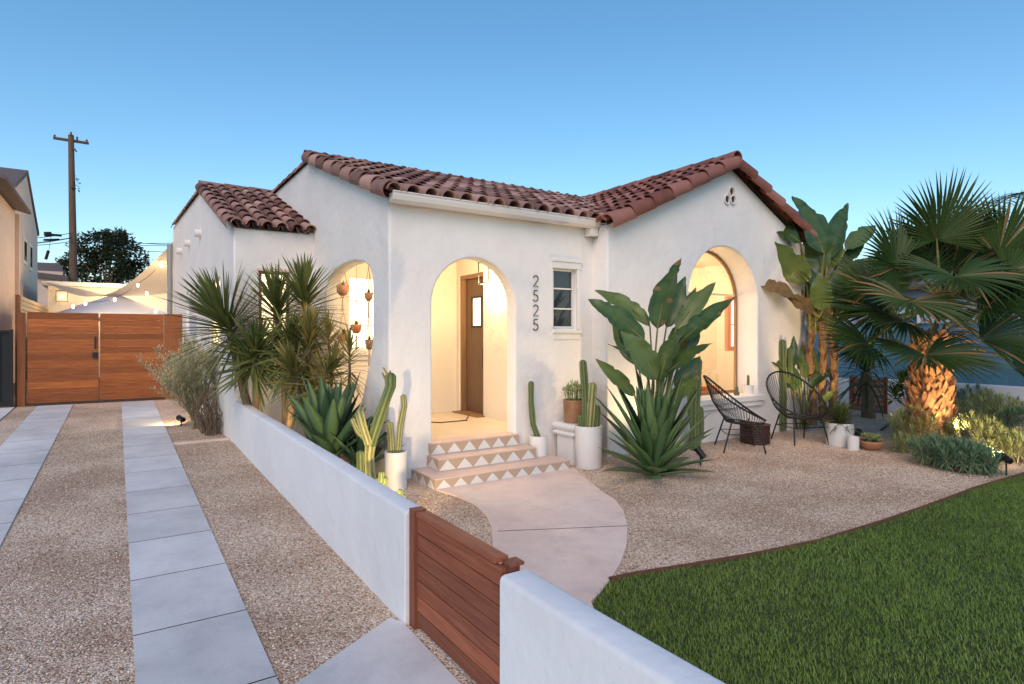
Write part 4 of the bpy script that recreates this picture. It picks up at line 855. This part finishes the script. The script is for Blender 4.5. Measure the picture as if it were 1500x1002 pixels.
def strelitzia(name, label, base, leaves, d0, root_uv, trunk=None):
    T = thing(name, label, 'plant', base); st = MB(); fo = MB(); base = V(base)
    for (a, b, w, da, db, m_, tilt) in leaves:
        pa = P(*a, d0+da); pb = P(*b, d0+db); r = base+V((U01(-.06, .06), U01(-.06, .06), .02)) if root_uv is None else P(root_uv[0]+U01(-10, 10), root_uv[1], d0+U01(-.06, .06))
        mid = r.lerp(pa, .55)+Z*.06+(pa-r)*0; dirn = (pb-pa).normalized(); mid = mid-V((dirn.x, dirn.y, 0))*.06
        st.tube([r, mid, pa, pa.lerp(pb, .35)], [.020, .014, .010, .006], 6); toC = (CAM-pa).normalized(); n = (toC*.7+R*tilt+Z*.5)
        paddle(fo, pa, pb, w*1.02, n, m_, fold=.36)
    st.build('stem', M['petiole'], T, smooth=True); fo.build('foliage', [M['strel'], M['strel_dry_lit']], T, smooth=True); return T
g0 = onG(962, 690); g0 = V((g0.x, g0.y, gz(g0.y)))
L1 = [((963, 482), (985, 372), .36, 0, .05, 0, -.5), ((952, 478), (880, 408), .24, .15, .35, 0, .3), ((944, 498), (868, 432), .30, 0, .0, 0, .5), ((976, 480), (1004, 403), .22, .2, .35, 0, .4),
      ((990, 482), (1047, 408), .22, .1, .25, 0, .4), ((995, 503), (1073, 430), .27, -.05, .1, 0, -.4), ((962, 556), (920, 482), .32, -.2, -.35, 0, .2), ((966, 558), (992, 470), .30, -.1, -.2, 0, -.6),
      ((974, 548), (1039, 495), .21, -.1, -.15, 0, -.3), ((948, 552), (903, 495), .22, -.05, -.1, 0, .9), ((930, 580), (876, 524), .17, 0, -.05, 0, -.2), ((1000, 470), (1018, 420), .16, .3, .5, 0, 0),
      ((928, 520), (905, 455), .24, .3, .5, 0, .2), ((985, 590), (1020, 545), .20, 0, 0, 0, -.3), ((1000, 520), (1030, 455), .20, .2, .3, 0, .5), ((935, 535), (895, 470), .2, .25, .4, 0, -.3), ((990, 570), (1025, 520), .2, .1, .15, 0, .2), ((985, 525), (1010, 455), .26, .15, .3, 0, -.2)]
strelitzia('bird_of_paradise_plant', 'upright giant bird of paradise with paddle leaves in front of the large lit arch', g0, L1, 6.95, (958, 688))
g1 = onG(958, 700); g1 = V((g1.x, g1.y, gz(g1.y))); mb = MB()
rosette(mb, g1+Z*.05, (0, 0, 1), 44, 1.0, .15, .80, 1.47, .34, P_agave, .36, 9, .008, .10, .22); rosette(mb, g1+Z*.05, (.1, -.05, 1), 15, .82, .165, .12, .7, .25, P_agave, .34, 9, .010, .06, .2)
mb.tube([g1-Z*.05, g1+Z*.05], [.07, .08], 12); tag(mb.build('agave', M['crinum'], smooth=True, origin=g1), 'big dark green strappy agave at the foot of the upright bird of paradise', 'plant')

# --- tall giant bird of paradise right of the house
bb = V((9.98, 5.42, gz(5.4))); d0 = dep(bb)
L2 = [((1207, 372), (1172, 282), .62, 0, .1, 0, .4), ((1205, 372), (1246, 294), .36, .2, .3, 0, .5), ((1238, 365), (1288, 320), .30, .3, .6, 0, .4), ((1172, 355), (1121, 315), .34, -.1, -.2, 0, .3), ((1182, 415), (1133, 354), .44, -.1, -.3, 0, -.4),
      ((1164, 434), (1110, 406), .32, -.3, -.5, 1, .6), ((1192, 456), (1155, 432), .32, -.2, -.3, 1, .5), ((1205, 400), (1185, 330), .40, .1, .2, 0, 0), ((1215, 395), (1222, 335), .36, .2, .4, 0, 0), ((1212, 430), (1240, 390), .34, .1, .1, 0, -.3),
      ((1198, 420), (1165, 375), .36, -.1, -.1, 0, .5), ((1215, 450), (1250, 430), .3, 0, .1, 0, 0), ((1205, 455), (1200, 400), .34, -.2, -.3, 0, 0)]
for _ in range(20):
    q = (U01(1168, 1258), U01(378, 480)); a_ = U01(-1.1, 1.1); l_ = U01(50, 80); L2.append((q, (q[0]+l_*math.sin(a_), q[1]-l_*math.cos(a_)), U01(.24, .36), U01(0, .5), U01(0, .7), 0, U01(-.6, .6)))
T2 = thing('bird_of_paradise_plant', 'tall giant bird of paradise on leaning trunks at the right corner of the house', 'plant', bb)
fo = MB(); st = MB()
for (a, b, w, da, db, m_, tilt) in L2:
    pa, pb = P(*a, d0+da), P(*b, d0+db); r = P(1200+U01(-14, 14), 480+U01(-6, 10), d0); st.tube([r, r.lerp(pa, .5)+Z*.05, pa, pa.lerp(pb, .3)], [.032, .022, .015, .008], 6)
    paddle(fo, pa, pb, w*1.02, (CAM-pa).normalized()*.7+R*tilt+Z*.4, m_)
fo.build('foliage', [M['strel'], M['strel_dry_lit']], T2, smooth=True); st.build('stem', M['petiole'], T2, smooth=True)
for pts in (((1192, 622), (1190, 560), (1184, 520), (1190, 478)), ((1206, 620), (1204, 560), (1206, 520), (1204, 470)), ((1218, 615), (1222, 560), (1220, 500), (1212, 450))):
    mb = MB(); pp = [P(u, v, d0+U01(-.1, .1)) for u, v in pts]; fine = []
    for i in range(3):
        for j in range(5): fine.append(pp[i].lerp(pp[i+1], j/5))
    mb.tube(fine+[pp[-1]], [.058*(1+.12*(i % 2)) for i in range(len(fine)+1)], 10)
    for i in range(60):
        k = random.randrange(len(fine)-1); a = U01(0, 6.28); leaf(mb, fine[k]+V((math.cos(a), math.sin(a), 0))*.05, V((math.cos(a)*.35, math.sin(a)*.35, 1)), V((math.cos(a), math.sin(a), 0)), .20, .045, .1, 0, 3, P_sword, -.3)
    mb.build('trunk', M['barkor'], T2)
# young shoots lit from below at its foot
yb_ = V((9.9, 5.35, gz(5.3))); dY = dep(yb_)
L3 = [((1172, 570), (1158, 528), .16, 0, 0, 0, .2), ((1185, 568), (1215, 535), .18, 0, 0, 0, -.3), ((1165, 575), (1148, 540), .14, 0, -.1, 0, .2), ((1150, 545), (1112, 503), .18, -.1, -.2, 0, .5), ((1196, 560), (1190, 505), .18, .1, .1, 0, 0),
      ((1180, 555), (1176, 500), .15, .1, .1, 0, 0), ((1160, 540), (1163, 492), .16, 0, .1, 0, 0), ((1205, 590), (1222, 570), .12, -.1, -.2, 0, 0), ((1172, 535), (1150, 500), .15, .1, .1, 0, .4)]
strelitzia('bird_of_paradise_shoots', 'young bird of paradise shoots lit from below behind the round black chair', yb_, L3, dY, (1176, 628))
b = V((9.55, 5.5, gz(5.5))); dC = dep(b); mb = MB(); column(mb, [P(1146, 630, dC), P(1146, 560, dC), P(1145, 502, dC)], .055, 6, .25); column(mb, [P(1150, 560, dC), P(1157, 545, dC), P(1157, 512, dC)], .035, 6, .25)
tag(mb.build('cactus', M['cactus'], smooth=True, origin=b), 'dark green column cactus between the lit arch and the tall bird of paradise', 'cactus')

# --- fan palm
def fan(mb, hub, ax, n, Rr, span, k=44, dry=.03, cup=.30):
    hub = V(hub); ax = V(ax).normalized(); n = V(n); n = (n-ax*n.dot(ax)).normalized(); sd = ax.cross(n); bt = U01(.0, .35)
    for i in range(k):
        f = (i+.5)/k*2-1; a = f*span/2; d = (ax*math.cos(a)+sd*math.sin(a)); L = Rr*(1-.22*abs(f)**2.5)*U01(.94, 1.05)
        w = 2*L*.6*math.tan(span/k/2)*1.05; md = 1 if random.random() < dry else 0
        leaf(mb, hub+d*.015, d+n*cup, n, L*1.06, w*1.06, U01(.05, .22), U01(.15, .35), 9, P_fan, .85, mat=md, tint=max(0, min(1, bt+U01(0, .35))))
PB = V((9.85, 3.92, gz(3.9))); pdp = dep(PB); T = thing('fan_palm', 'large fan palm with stout orange lit trunk at the right', 'palm', PB)
top = P(1376, 500, pdp); crown = P(1380, 445, pdp); mb = MB()
ctr = [PB.lerp(V((PB.x, PB.y, top.z)), i/10) for i in range(11)]; mb.tube(ctr, [.30, .30, .29, .275, .26, .24, .22, .20, .18, .16, .14], 18)
Hh = top.z-PB.z
for i in range(420):
    z = U01(.02, 1)**.9; a = i*2.39996+U01(-.2, .2); rr = .30-.15*z; o_ = V((math.cos(a), math.sin(a), 0)); p = PB+Z*(Hh*z)+o_*(rr-.02)
    leaf(mb, p, o_*.55+Z*.8+V((-math.sin(a), math.cos(a), 0))*U01(-.5, .5), o_, U01(.14, .28), U01(.09, .17), -.25, .5, 3, P_agave, -.35, .03)
mb.build('trunk', M['boot'], T)
fans = [  # hub bearing, depth offset, direction and normal as (right, up, away), radius, span, leaflets
 ((1372, 352), 0, (0, 1, -.15), (0, .2, -1), .95, 3.7, 50), ((1312, 392), -.2, (-.8, .55, -.2), (-.1, .5, -1), .85, 3.6, 44), ((1400, 405), -.5, (0, -.55, -.85), (0, .8, -.6), .95, 4.7, 52), ((1462, 375), -.2, (.7, .4, -.2), (.1, .5, -1), .95, 3.8, 46),
 ((1275, 425), -.2, (-1, .1, -.2), (-.1, .6, -.8), .68, 3.2, 38), ((1325, 470), -.5, (-1, -.02, -.2), (0, .85, -.6), .98, 2.6, 40), ((1356, 520), -.8, (0, -.42, -.9), (0, .75, -.75), .86, 4.7, 54), ((1272, 503), -.3, (-1, -.08, -.3), (0, .75, -.75), .80, 2.8, 36),
 ((1435, 498), -.6, (1, 0, -.3), (0, .8, -.7), .95, 2.8, 40), ((1490, 425), .2, (1, .1, -.2), (0, .6, -.8), .9, 3.4, 40), ((1392, 400), .4, (.1, 1, .1), (0, .1, -1), .95, 3.4, 40), ((1338, 415), .4, (-.4, .9, 0), (0, .1, -1), .85, 3.4, 40),
 ((1484, 538), -.8, (1, -.15, -.2), (0, .75, -.75), .8, 3.0, 36), ((1332, 442), -.8, (-.4, -.5, -.8), (0, .7, -.7), .82, 4.5, 44), ((1447, 450), -.8, (.5, -.05, -1), (0, .6, -.8), .74, 4.5, 44), ((1310, 425), .8, (-.9, .2, 0), (0, .4, -1), .7, 3.2, 36),
 ((1500, 480), .7, (1, .3, 0), (0, .4, -1), .9, 3.2, 36), ((1290, 455), .2, (-.9, .1, .1), (0, .55, -.8), .85, 3.3, 36), ((1420, 440), .5, (.3, .9, 0), (0, .3, -1), .8, 3.6, 40), ((1262, 512), .2, (-1, -.1, -.1), (0, .7, -.7), .6, 3.0, 34),
 ((1475, 400), -.5, (.8, -.2, -.5), (0, .7, -.7), .95, 4.0, 42), ((1400, 375), .6, (.3, 1, 0), (0, .1, -1), .9, 3.5, 38), ((1335, 385), .5, (-.3, 1, 0), (0, .1, -1), .75, 3.5, 38)]
stt = MB()
def RZF(t): return R*t[0]+Z*t[1]+F*t[2]
for (h, dd, dr, nn, Rr, sp_, k) in fans:
    hub = P(*h, pdp+dd); ax = RZF(dr); mb = MB(); fan(mb, hub, ax, RZF(nn), Rr, sp_, k, dry=.02 if h[1] < 400 else .10); mb.build('frond', [M['palm'], M['palmdry']], T)
    c0 = crown+V((U01(-.08, .08), U01(-.08, .08), U01(-.25, .1))); midp = c0.lerp(hub, .5)+Z*.10
    stt.tube([c0, midp, hub, hub+(ax.normalized())*.10], [.030, .018, .011, .004], 6)
stt.build('stem', M['petiole'], T)
mb = MB()
for i in range(46):
    a = U01(0, 6.28); c0 = P(1378, U01(470, 515), pdp)+V((math.cos(a), math.sin(a), 0))*.15; leaf(mb, c0, V((math.cos(a)*1.0, math.sin(a)*1.0, U01(-.2, .7))), Z, U01(.3, .8), .045, .8, 0, 5, P_sword, .3, .008)
mb.build('dry_stems', M['palmdry'], T)
# overhanging pinnate frond from a palm outside the right edge
b = P(1650, 633, 10); T = thing('feather_palm', 'feathery arching palm frond reaching in at the upper right edge', 'palm', b); dF = dep(b)
mb = MB(); tp = P(1590, 400, dF); mb.tube([b, V((tp.x, tp.y, tp.z))], [.16, .12], 10); mb.build('trunk', M['bark'], T)
for pts in (((1590, 400), (1550, 262), (1500, 262), (1438, 318)), ((1570, 400), (1600, 300), (1640, 280), (1700, 320)), ((1570, 400), (1560, 340), (1530, 330), (1495, 372))):
    mb = MB(); pp = [P(u, v, dF-.5*i) for i, (u, v) in enumerate(pts)]; path = []
    for i in range(31): t = i/30; a, b2, c_, d_ = pp; path.append(a*(1-t)**3+b2*3*t*(1-t)**2+c_*3*t*t*(1-t)+d_*t**3)
    mb.tube(path, [.02*(1-i/34) for i in range(31)], 5)
    for i in range(2, 30):
        d = (path[i+1]-path[i]).normalized(); s = d.cross(Z).normalized()
        for sg in (-1, 1):
            for q in range(3): leaf(mb, path[i].lerp(path[i+1], q/3), d*.7+s*sg+Z*U01(.0, .4), Z, U01(.38, .5)*(1-.5*abs(i/30-.4)), .022, .9, 0, 5, P_strap, .3)
    mb.build('frond', M['palm'], T)
# small dark trunked palm behind
b = onG(1272, 612); b = V((b.x, b.y, gz(b.y))); T = thing('cabbage_palm', 'slim dark trunked palm with drooping narrow leaves behind the round white pot', 'palm', b); dS = dep(b)
mb = MB(); tp = P(1268, 545, dS); mb.tube([b-Z*.05, b.lerp(tp, .5)+R*.02, tp], [.13, .10, .09], 12); mb.build('trunk', M['bark'], T)
mb = MB(); rosette(mb, tp, (0, 0, 1), 90, .95, .04, -.5, 1.3, 1.3, spread=.4); mb.build('crown', M['palm'], T)
# frangipani-like branching shrub right of it
b = V((10.7, 5.0, gz(5))); T = thing('shrub', 'dark branching shrub between the slim palm and the stout fan palm trunk', 'shrub', b); dS = dep(b); mb = MB(); lf = MB()
for (a1, a2) in (((1318, 560)), ((1335, 548)), ((1345, 570)), ((1310, 580)), ((1328, 570))):
    q = P(a1, a2, dS); mb.tube([b, P(1330, 600, dS), q], [.03, .02, .012], 6); rosette(lf, q, (q-b).normalized(), 26, .22, .06, -.3, 1.2, .3, P_paddle, spread=.15)
mb.build('branch', M['bark'], T); lf.build('foliage', M['palm'], T)

# --- senecio / euphorbia bushes round the palm
def bush(label, c, r, h, n, lm, L=.125, leafn=46, W=.0125, group='succulent bushes round the palm'):
    c = V(c); T = thing('succulent_bush', label, 'bush', c, group); st = MB(); fo = MB()
    for i in range(n):
        a = i*2.39996; q = math.sqrt((i+.5)/n)*U01(.9, 1.05); p = c+V((r*.5*q*math.cos(a), r*.5*q*math.sin(a), 0)); tip = c+V((r*q*math.cos(a), r*q*math.sin(a), h*math.sqrt(max(.08, 1-.8*q*q))*U01(.82, 1.08)))
        mid = p.lerp(tip, .5)+V((math.cos(a), math.sin(a), 0))*.03; st.tube([p, mid, tip], [.009, .008, .006], 5); ax = ((tip-mid).normalized()+V((0, 0, .3))).normalized()
        rosette(fo, tip, ax, leafn, L, W, -.9, 1.4, .05, P_sword, .15, 3, 0, .11, .2)
    st.build('stem', M['barklt'], T); fo.build('foliage', lm, T); return T
def bg(u, v): p = onG(u, v); return V((p.x, p.y, gz(p.y)))
bush('yellow green bristly succulent bush at the left foot of the palm trunk', bg(1352, 655), .42, .50, 40, M['seneciy'])
bush('low blue green succulent mound nearest the lawn, at the left end', bg(1372, 682), .30, .26, 34, M['senecio'])
bush('low blue green succulent mound beside the gravel corner, centre of the bed', bg(1410, 690), .30, .27, 34, M['senecio'])
bush('small blue green succulent mound left of the black spotlight by the lawn', bg(1436, 692), .22, .20, 22, M['senecio'])
bush('brightly lit yellow succulent bush in the middle of the bed', bg(1432, 668), .36, .44, 36, M['seneciy'])
bush('tall yellow green succulent bush behind the lit one, right of the palm trunk', bg(1450, 640), .50, .60, 48, M['seneciy'], .13)
bush('dark green succulent bush at the right edge of the photo', bg(1500, 650), .45, .48, 40, M['senecio'], .12)
bush('pale yellow succulent bush beside the black spotlight', bg(1492, 676), .25, .30, 26, M['seneciy'])
bush('tiny yellow green succulent clump left of the bed by the terracotta bowl', bg(1322, 662), .15, .17, 14, M['seneciy'], .08)
bush('grey green succulent clump in shade left of the palm trunk', bg(1330, 640), .26, .26, 22, M['senecio'])
bush('dark succulent bush in front of the white boundary wall', bg(1420, 622), .5, .60, 44, M['senecio'], .13)
bush('feathery grey green bush against the boundary wall at the right edge', bg(1490, 625), .55, .55, 44, M['senecio'], .14)

# --- pots on the right
c = bg(1230, 652); pot('plant_pot', 'round white pot with green plant right of the black chairs', c, .185, .33, M['pot'], .98)
mb = MB(); rosette(mb, c+Z*.30, (0, 0, 1), 220, .36, .020, .1, 1.45, .9, spread=.10); tag(mb.build('potted_fern', M['yucca'], origin=c+Z*.3), 'bushy green fern in the round white pot', 'plant')
c = bg(1250, 659); pot('plant_pot', 'very small white pot in front of the round white pot', c, .075, .19, M['pot'], .97)
c = bg(1276, 659); T = thing('bowl', 'shallow terracotta bowl on the gravel beside the small white pot', 'bowl', c); mb = MB(); mb.lathe([(.001, .002), (.08, 0), (.13, .05), (.155, .11), (.158, .13), (.143, .13), (.13, .09), (.001, .085)], c, 32); mb.build('bowl_body', M['terra'], T, smooth=True)
mb = MB(); mb.lathe([(.135, .10), (.07, .105), (.001, .106)], c, 24); mb.build('soil', M['soil'], T)
mb = MB()
for i in range(16):
    a = i*2.4; q = math.sqrt(i/16)*.11; rosette(mb, c+V((q*math.cos(a)+.02, q*math.sin(a), .12+U01(0, .07))), (U01(-.3, .3), U01(-.3, .3), 1), 14, .055, .032, .2, 1.3, 0, P_paddle, .2, 3, .006, .01)
tag(mb.build('succulent', M['seneciy'], smooth=True, origin=c), 'bright yellow succulent rosettes in the terracotta bowl', 'plant')
# sill pots
zsill = .78
for (u, r, h, lb, lb2, ch) in ((1096, .085, .15, 'white pot at the right end of the arch window sill', 'thin dark cactus in the white pot on the window sill', .14), (1079, .045, .05, 'small dark pot on the window sill beside the white pot', 'stubby cactus in the small dark pot on the sill', .07)):
    p = onY(u, 585, YW+.1); c = V((p.x, p.y, zsill)); pot('plant_pot', lb, c, r, h, M['pot'] if r > .05 else M['bark'], .95)
    mb = MB(); column(mb, [c+Z*(h-.05), c+Z*(h+ch)], .018 if r > .05 else .025, 6); tag(mb.build('cactus', M['cactus'], smooth=True, origin=c), lb2, 'cactus')

# --- hanging macrame planters in the side arch
def hanger(uu, vpot, pr, ph, x, topz, label, pm):
    b = onX(uu, vpot, x); T = thing('hanging_planter', label, 'planter', b); mb = MB()
    mb.lathe([(.001, -ph/2), (pr*.55, -ph/2+.01), (pr*.9, -ph*.1), (pr, ph/2), (pr-.012, ph/2), (pr*.8, ph*.2), (.001, ph*.1)], b, 20); mb.build('pot_body', pm, T, smooth=True)
    mb = MB(); hk = V((b.x, b.y, topz)); kn = b+Z*(ph/2+.32); mb.tube([hk, kn], .005, 5)
    for i in range(4):
        a = i*PI/2+.5; o_ = V((math.cos(a), math.sin(a), 0)); mb.tube([kn, b+o_*(pr+.008)+Z*ph*.5, b+o_*(pr*.92)-Z*ph*.1, b-Z*(ph*.55+.02)], .0045, 4)
    mb.tube([b-Z*(ph*.55+.02), b-Z*(ph*.55+.20)], [.010, .016], 6); mb.build('rope', M['rope'], T)
    mb = MB(); rosette(mb, b+Z*ph*.3, (0, 0, 1), 22, pr*1.1, .02, .0, 1.3, .9, spread=.03); mb.build('foliage', M['drac'], T)
xh = 2.56
hanger(502, 426, .085, .14, xh, 2.55, 'macrame planter with grey pot hung high at the left of the side arch', M['terra'])
hanger(522, 482, .07, .12, xh, 2.62, 'macrame planter with orange pot hung in the middle of the side arch', M['orange'])
hanger(540, 435, .055, .10, xh, 2.6, 'small macrame planter hung high at the right of the side arch', M['terra'])
hanger(541, 505, .055, .13, xh+.1, 2.6, 'small patterned planter hung low at the right of the side arch', M['brownpot'])
hanger(503, 495, .09, .10, xh+.12, 2.5, 'wide low hanging bowl with trailing plants at the left of the side arch', M['terra'])

# --- olive like shrub by the driveway
b = bg(283, 628); T = thing('shrub', 'scraggly yellowish grey shrub between the driveway and the back wing', 'shrub', b); dO = dep(b); mb = MB(); lf = MB(); kk = 0
def branch(p, d, L, r, lv):
    global kk
    pts = [p]; q = p
    for i in range(4):
        d = (d+V((U01(-.18, .18), U01(-.18, .18), U01(-.05, .15)))).normalized(); q = q+d*L/4; pts.append(q)
        if lv < 3:
            for _ in range(2):
                if random.random() < .66: branch(q, (d+sphdir(U01(0, 6.28), U01(-.2, .8))*.9).normalized(), L*.55, r*.5, lv+1)
        if lv >= 2:
            for _ in range(2): leaf(lf, q+V((U01(-.03, .03), U01(-.03, .03), U01(-.03, .03))), (d+sphdir(U01(0, 6.28), U01(-.6, 1))).normalized(), Z, .055, .014, .1, seg=2)
    mb.tube(pts, [r, r*.85, r*.7, r*.55, r*.4], 5)
for i in range(7):
    a = i*.9; branch(b+V((U01(-.05, .05), U01(-.05, .05), .0)), V((math.cos(a)*.42-.12, math.sin(a)*.4-.05, 1)).normalized(), U01(.7, .95), .016, 0)
mb.build('branch', M['petiole2'], T); lf.build('foliage', M['olive'], T)
b = bg(303, 622); mb = MB(); b = V((1.15, 10.1, gz(10)))
for i in range(110):
    a = U01(0, 6.28); p = b+V((math.cos(a)*.12*random.random(), U01(-.35, .35), 0)); q = p+V((U01(-.18, .12), U01(-.15, .15), U01(.25, .75))); m_ = p.lerp(q, .5)+V((U01(-.1, .1), U01(-.1, .1), 0)); mb.tube([p, m_, q], [.006, .005, .003], 4)
tag(mb.build('dry_vine', M['bark'], origin=b), 'tangle of dark dry vine stems against the back wing wall', 'vine')

# --- Acapulco chairs
def tub(mb, pts, r, n=8, closed=False): mb.tube(pts, r, n, closed=closed)
def chair(label):
    T = thing('cord_chair', label, 'chair', (0, 0, 0), 'round black cord chairs in front of the lit arch')
    n = 56; outer = []; inner = []
    for i in range(n):
        a = 2*PI*i/n; x = .365*math.sin(a); f = math.cos(a)                 # f=1 back, -1 front
        y = .05+.36*f; z = .62+.27*f+.05*math.cos(2*a)*.5; outer.append(V((x*(1+.04*f), y, z))); inner.append(V((.20*math.sin(a), -.02+.17*f, .345+.012*f)))
    mb = MB(); tub(mb, outer, .012, 8, True); tub(mb, inner, .010, 8, True); mb.build('frame', M['black'], T)
    mb = MB()
    for i in range(n):
        a, b = inner[i], outer[i]; m1 = a.lerp(b, .5)+V((0, 0, -.035))+V((outer[i].x, outer[i].y-.05, 0))*.08
        tub(mb, [a, a.lerp(m1, .5)-Z*.006, m1, m1.lerp(b, .5)-Z*.004, b], .0034, 4)
    for i in range(-8, 9): x = i*.022; w = .17*math.sqrt(max(0, 1-(x/.2)**2)); tub(mb, [V((x, -.02-w, .345-.011)), V((x, -.02, .322)), V((x, -.02+w, .345+.011))], .0034, 4)
    mb.build('cord_seat', M['cord'], T)
    for sx, sy in ((-1, -1), (1, -1), (-1, 1), (1, 1)):
        mb = MB(); tub(mb, [V((sx*.20, -.02+sy*.15, .36)), V((sx*.25, sy*.24-.01, .02)), V((sx*.25, sy*.24-.01, 0))], .010); mb.build('leg', M['black'], T)
    mb = MB(); tub(mb, [V((.222*sx, -.015+.19*sy, .22)) for sx, sy in ((-1, -1), (1, -1), (1, 1), (-1, 1), (-1, -1))], .006, 6); mb.build('stretcher', M['black'], T)
    return T
ch = chair('round black cord chair facing right, left of the dark side table'); ch.scale = (1.12,)*3
ch.location = (7.20, 5.22, gz(5.2)); ch.rotation_euler = (0, 0, math.radians(50))
c2 = copy_tree(ch, (8.50, 5.12, gz(5.1)), 'round black cord chair facing the camera, in front of the tall bird of paradise', math.radians(-22), 1.12)
c = bg(1097, 643); c = V((7.86, 5.42, gz(5.4))); T = thing('side_table', 'low dark brown wicker drum table between the two cord chairs', 'table', c); mb = MB()
prof = []
for i in range(15): prof += [(.205+.006*(i % 2), i*.018)]
mb.lathe([(.001, 0)]+prof+[(.001, .256)], c, 36); mb.build('table_body', M['wicker'], T); mb = MB(); mb.lathe([(.001, .258), (.215, .258), (.22, .268), (.215, .280), (.001, .281)], c, 36); mb.build('table_top', M['wicker'], T)

# --- garden spotlights
def spotlight(loc, target, energy, label, angle=75, h=.16):
    loc = V(loc); T = thing('garden_spotlight', label, 'spotlight', loc, 'black garden spotlights'); hd = loc+Z*h; d = (V(target)-hd).normalized()
    mb = MB(); mb.tube([loc-Z*.05, loc+Z*(h-.03)], .010, 8); mb.build('stake', M['black'], T)
    a = d.orthogonal().normalized(); b = d.cross(a); n = 16; mb = MB(); ring = [(.012, -.075), (.038, -.07), (.040, .05), (.045, .052), (.045, .075), (.037, .075), (.034, .03), (.001, .028)]
    vs = [hd+d*z+(a*math.cos(2*PI*j/n)+b*math.sin(2*PI*j/n))*r for r, z in ring for j in range(n)]; mb.add(vs, [(i*n+j, i*n+(j+1) % n, (i+1)*n+(j+1) % n, (i+1)*n+j) for i in range(len(ring)-1) for j in range(n)]); mb.build('lamp_head', M['black'], T)
    mb = MB(); mb.add([hd+d*.032+(a*math.cos(2*PI*j/12)+b*math.sin(2*PI*j/12))*.030 for j in range(12)], [tuple(range(12))]); mb.build('lens', M['bulb'], T)
    light('SPOT', hd+d*.085, energy, LW, .03, target, angle, .7)
spotlight((1.70, 4.35, gz(4.35)), (2.85, 6.4, 1.2), 60, 'black spotlight behind the garden wall lighting the striped cactus', 95)
spotlight((5.95, 4.85, gz(4.8)), (5.5, 5.9, 1.6), 55, 'black spotlight on the gravel right of the front agave', 90)
spotlight((9.15, 4.95, gz(5)), (9.7, 5.6, 1.9), 55, 'black spotlight beside the leg of the camera facing cord chair', 90)
q = bg(1256, 652); spotlight(q, q+V((1.2, .2, 1.2)), 25, 'black spotlight resting against the small white pot', 90)
q = bg(1474, 697); spotlight(q, PB+Z*.5, 120, 'black spotlight at the lawn corner shining on the palm trunk', 120, .2)
q = V((8.7, 3.35, gz(3.3))); spotlight((9.35, 3.30, gz(3.3)), PB+Z*1.1, 55, 'black spotlight hidden in the bed below the palm trunk', 80, .30)
spotlight((.85, 10.9, gz(10.9)), (-.5, 14.0, .9), 38, 'added black spotlight behind the scraggly driveway shrub, aimed at the cedar gate', 130, .12)  # fixture added to throw the warm patch before the gate
spotlight((1.7, 7.6, gz(7.6)), (2.0, 8.6, 2.0), 14, 'black spotlight among the yuccas behind the garden wall', 100)

# =====================================================================  SKY, SUN, CAMERA
w = bpy.data.worlds.new('World'); sc.world = w; w.use_nodes = True; nt = w.node_tree; bgd = nt.nodes['Background']
SUN_EL, SUN_AZ = math.radians(38), TH+PI+math.radians(7)      # low glow behind the camera
sk = nt.nodes.new('ShaderNodeTexSky'); sk.sky_type = 'NISHITA'; sk.sun_disc = False; sk.sun_elevation = SUN_EL; sk.sun_rotation = SUN_AZ; sk.air_density = 1.25; sk.dust_density = .4; sk.ozone_density = 4.0
hs = nt.nodes.new('ShaderNodeHueSaturation'); hs.inputs['Saturation'].default_value = 1.16; hs.inputs['Hue'].default_value = .492; nt.links.new(sk.outputs[0], hs.inputs['Color']); nt.links.new(hs.outputs[0], bgd.inputs[0]); bgd.inputs[1].default_value = .124
sl_ = bpy.data.lights.new('sun', 'SUN'); sl_.energy = 1.35; sl_.angle = math.radians(40); sl_.color = (1, .71, .50)
so = bpy.data.objects.new('sun', sl_); COL.objects.link(so); sd_ = V((math.sin(SUN_AZ)*math.cos(SUN_EL), math.cos(SUN_AZ)*math.cos(SUN_EL), math.sin(SUN_EL))); so.rotation_euler = (-sd_).to_track_quat('-Z', 'Y').to_euler()
cd = bpy.data.cameras.new('camera'); cd.sensor_width = 36; cd.lens = FP/1500*36; cd.shift_y = -8/1500; cd.clip_end = 3000
co_ = bpy.data.objects.new('camera', cd); COL.objects.link(co_); co_.location = CAM; co_.rotation_euler = (PI/2, 0, -TH); sc.camera = co_
sc.view_settings.view_transform = 'Standard'; sc.view_settings.look = 'None'; sc.view_settings.exposure = .57; sc.view_settings.gamma = 1
sc.cycles.use_denoising = True; sc.cycles.max_bounces = 6; sc.cycles.transparent_max_bounces = 12; sc.cycles.sample_clamp_indirect = 4
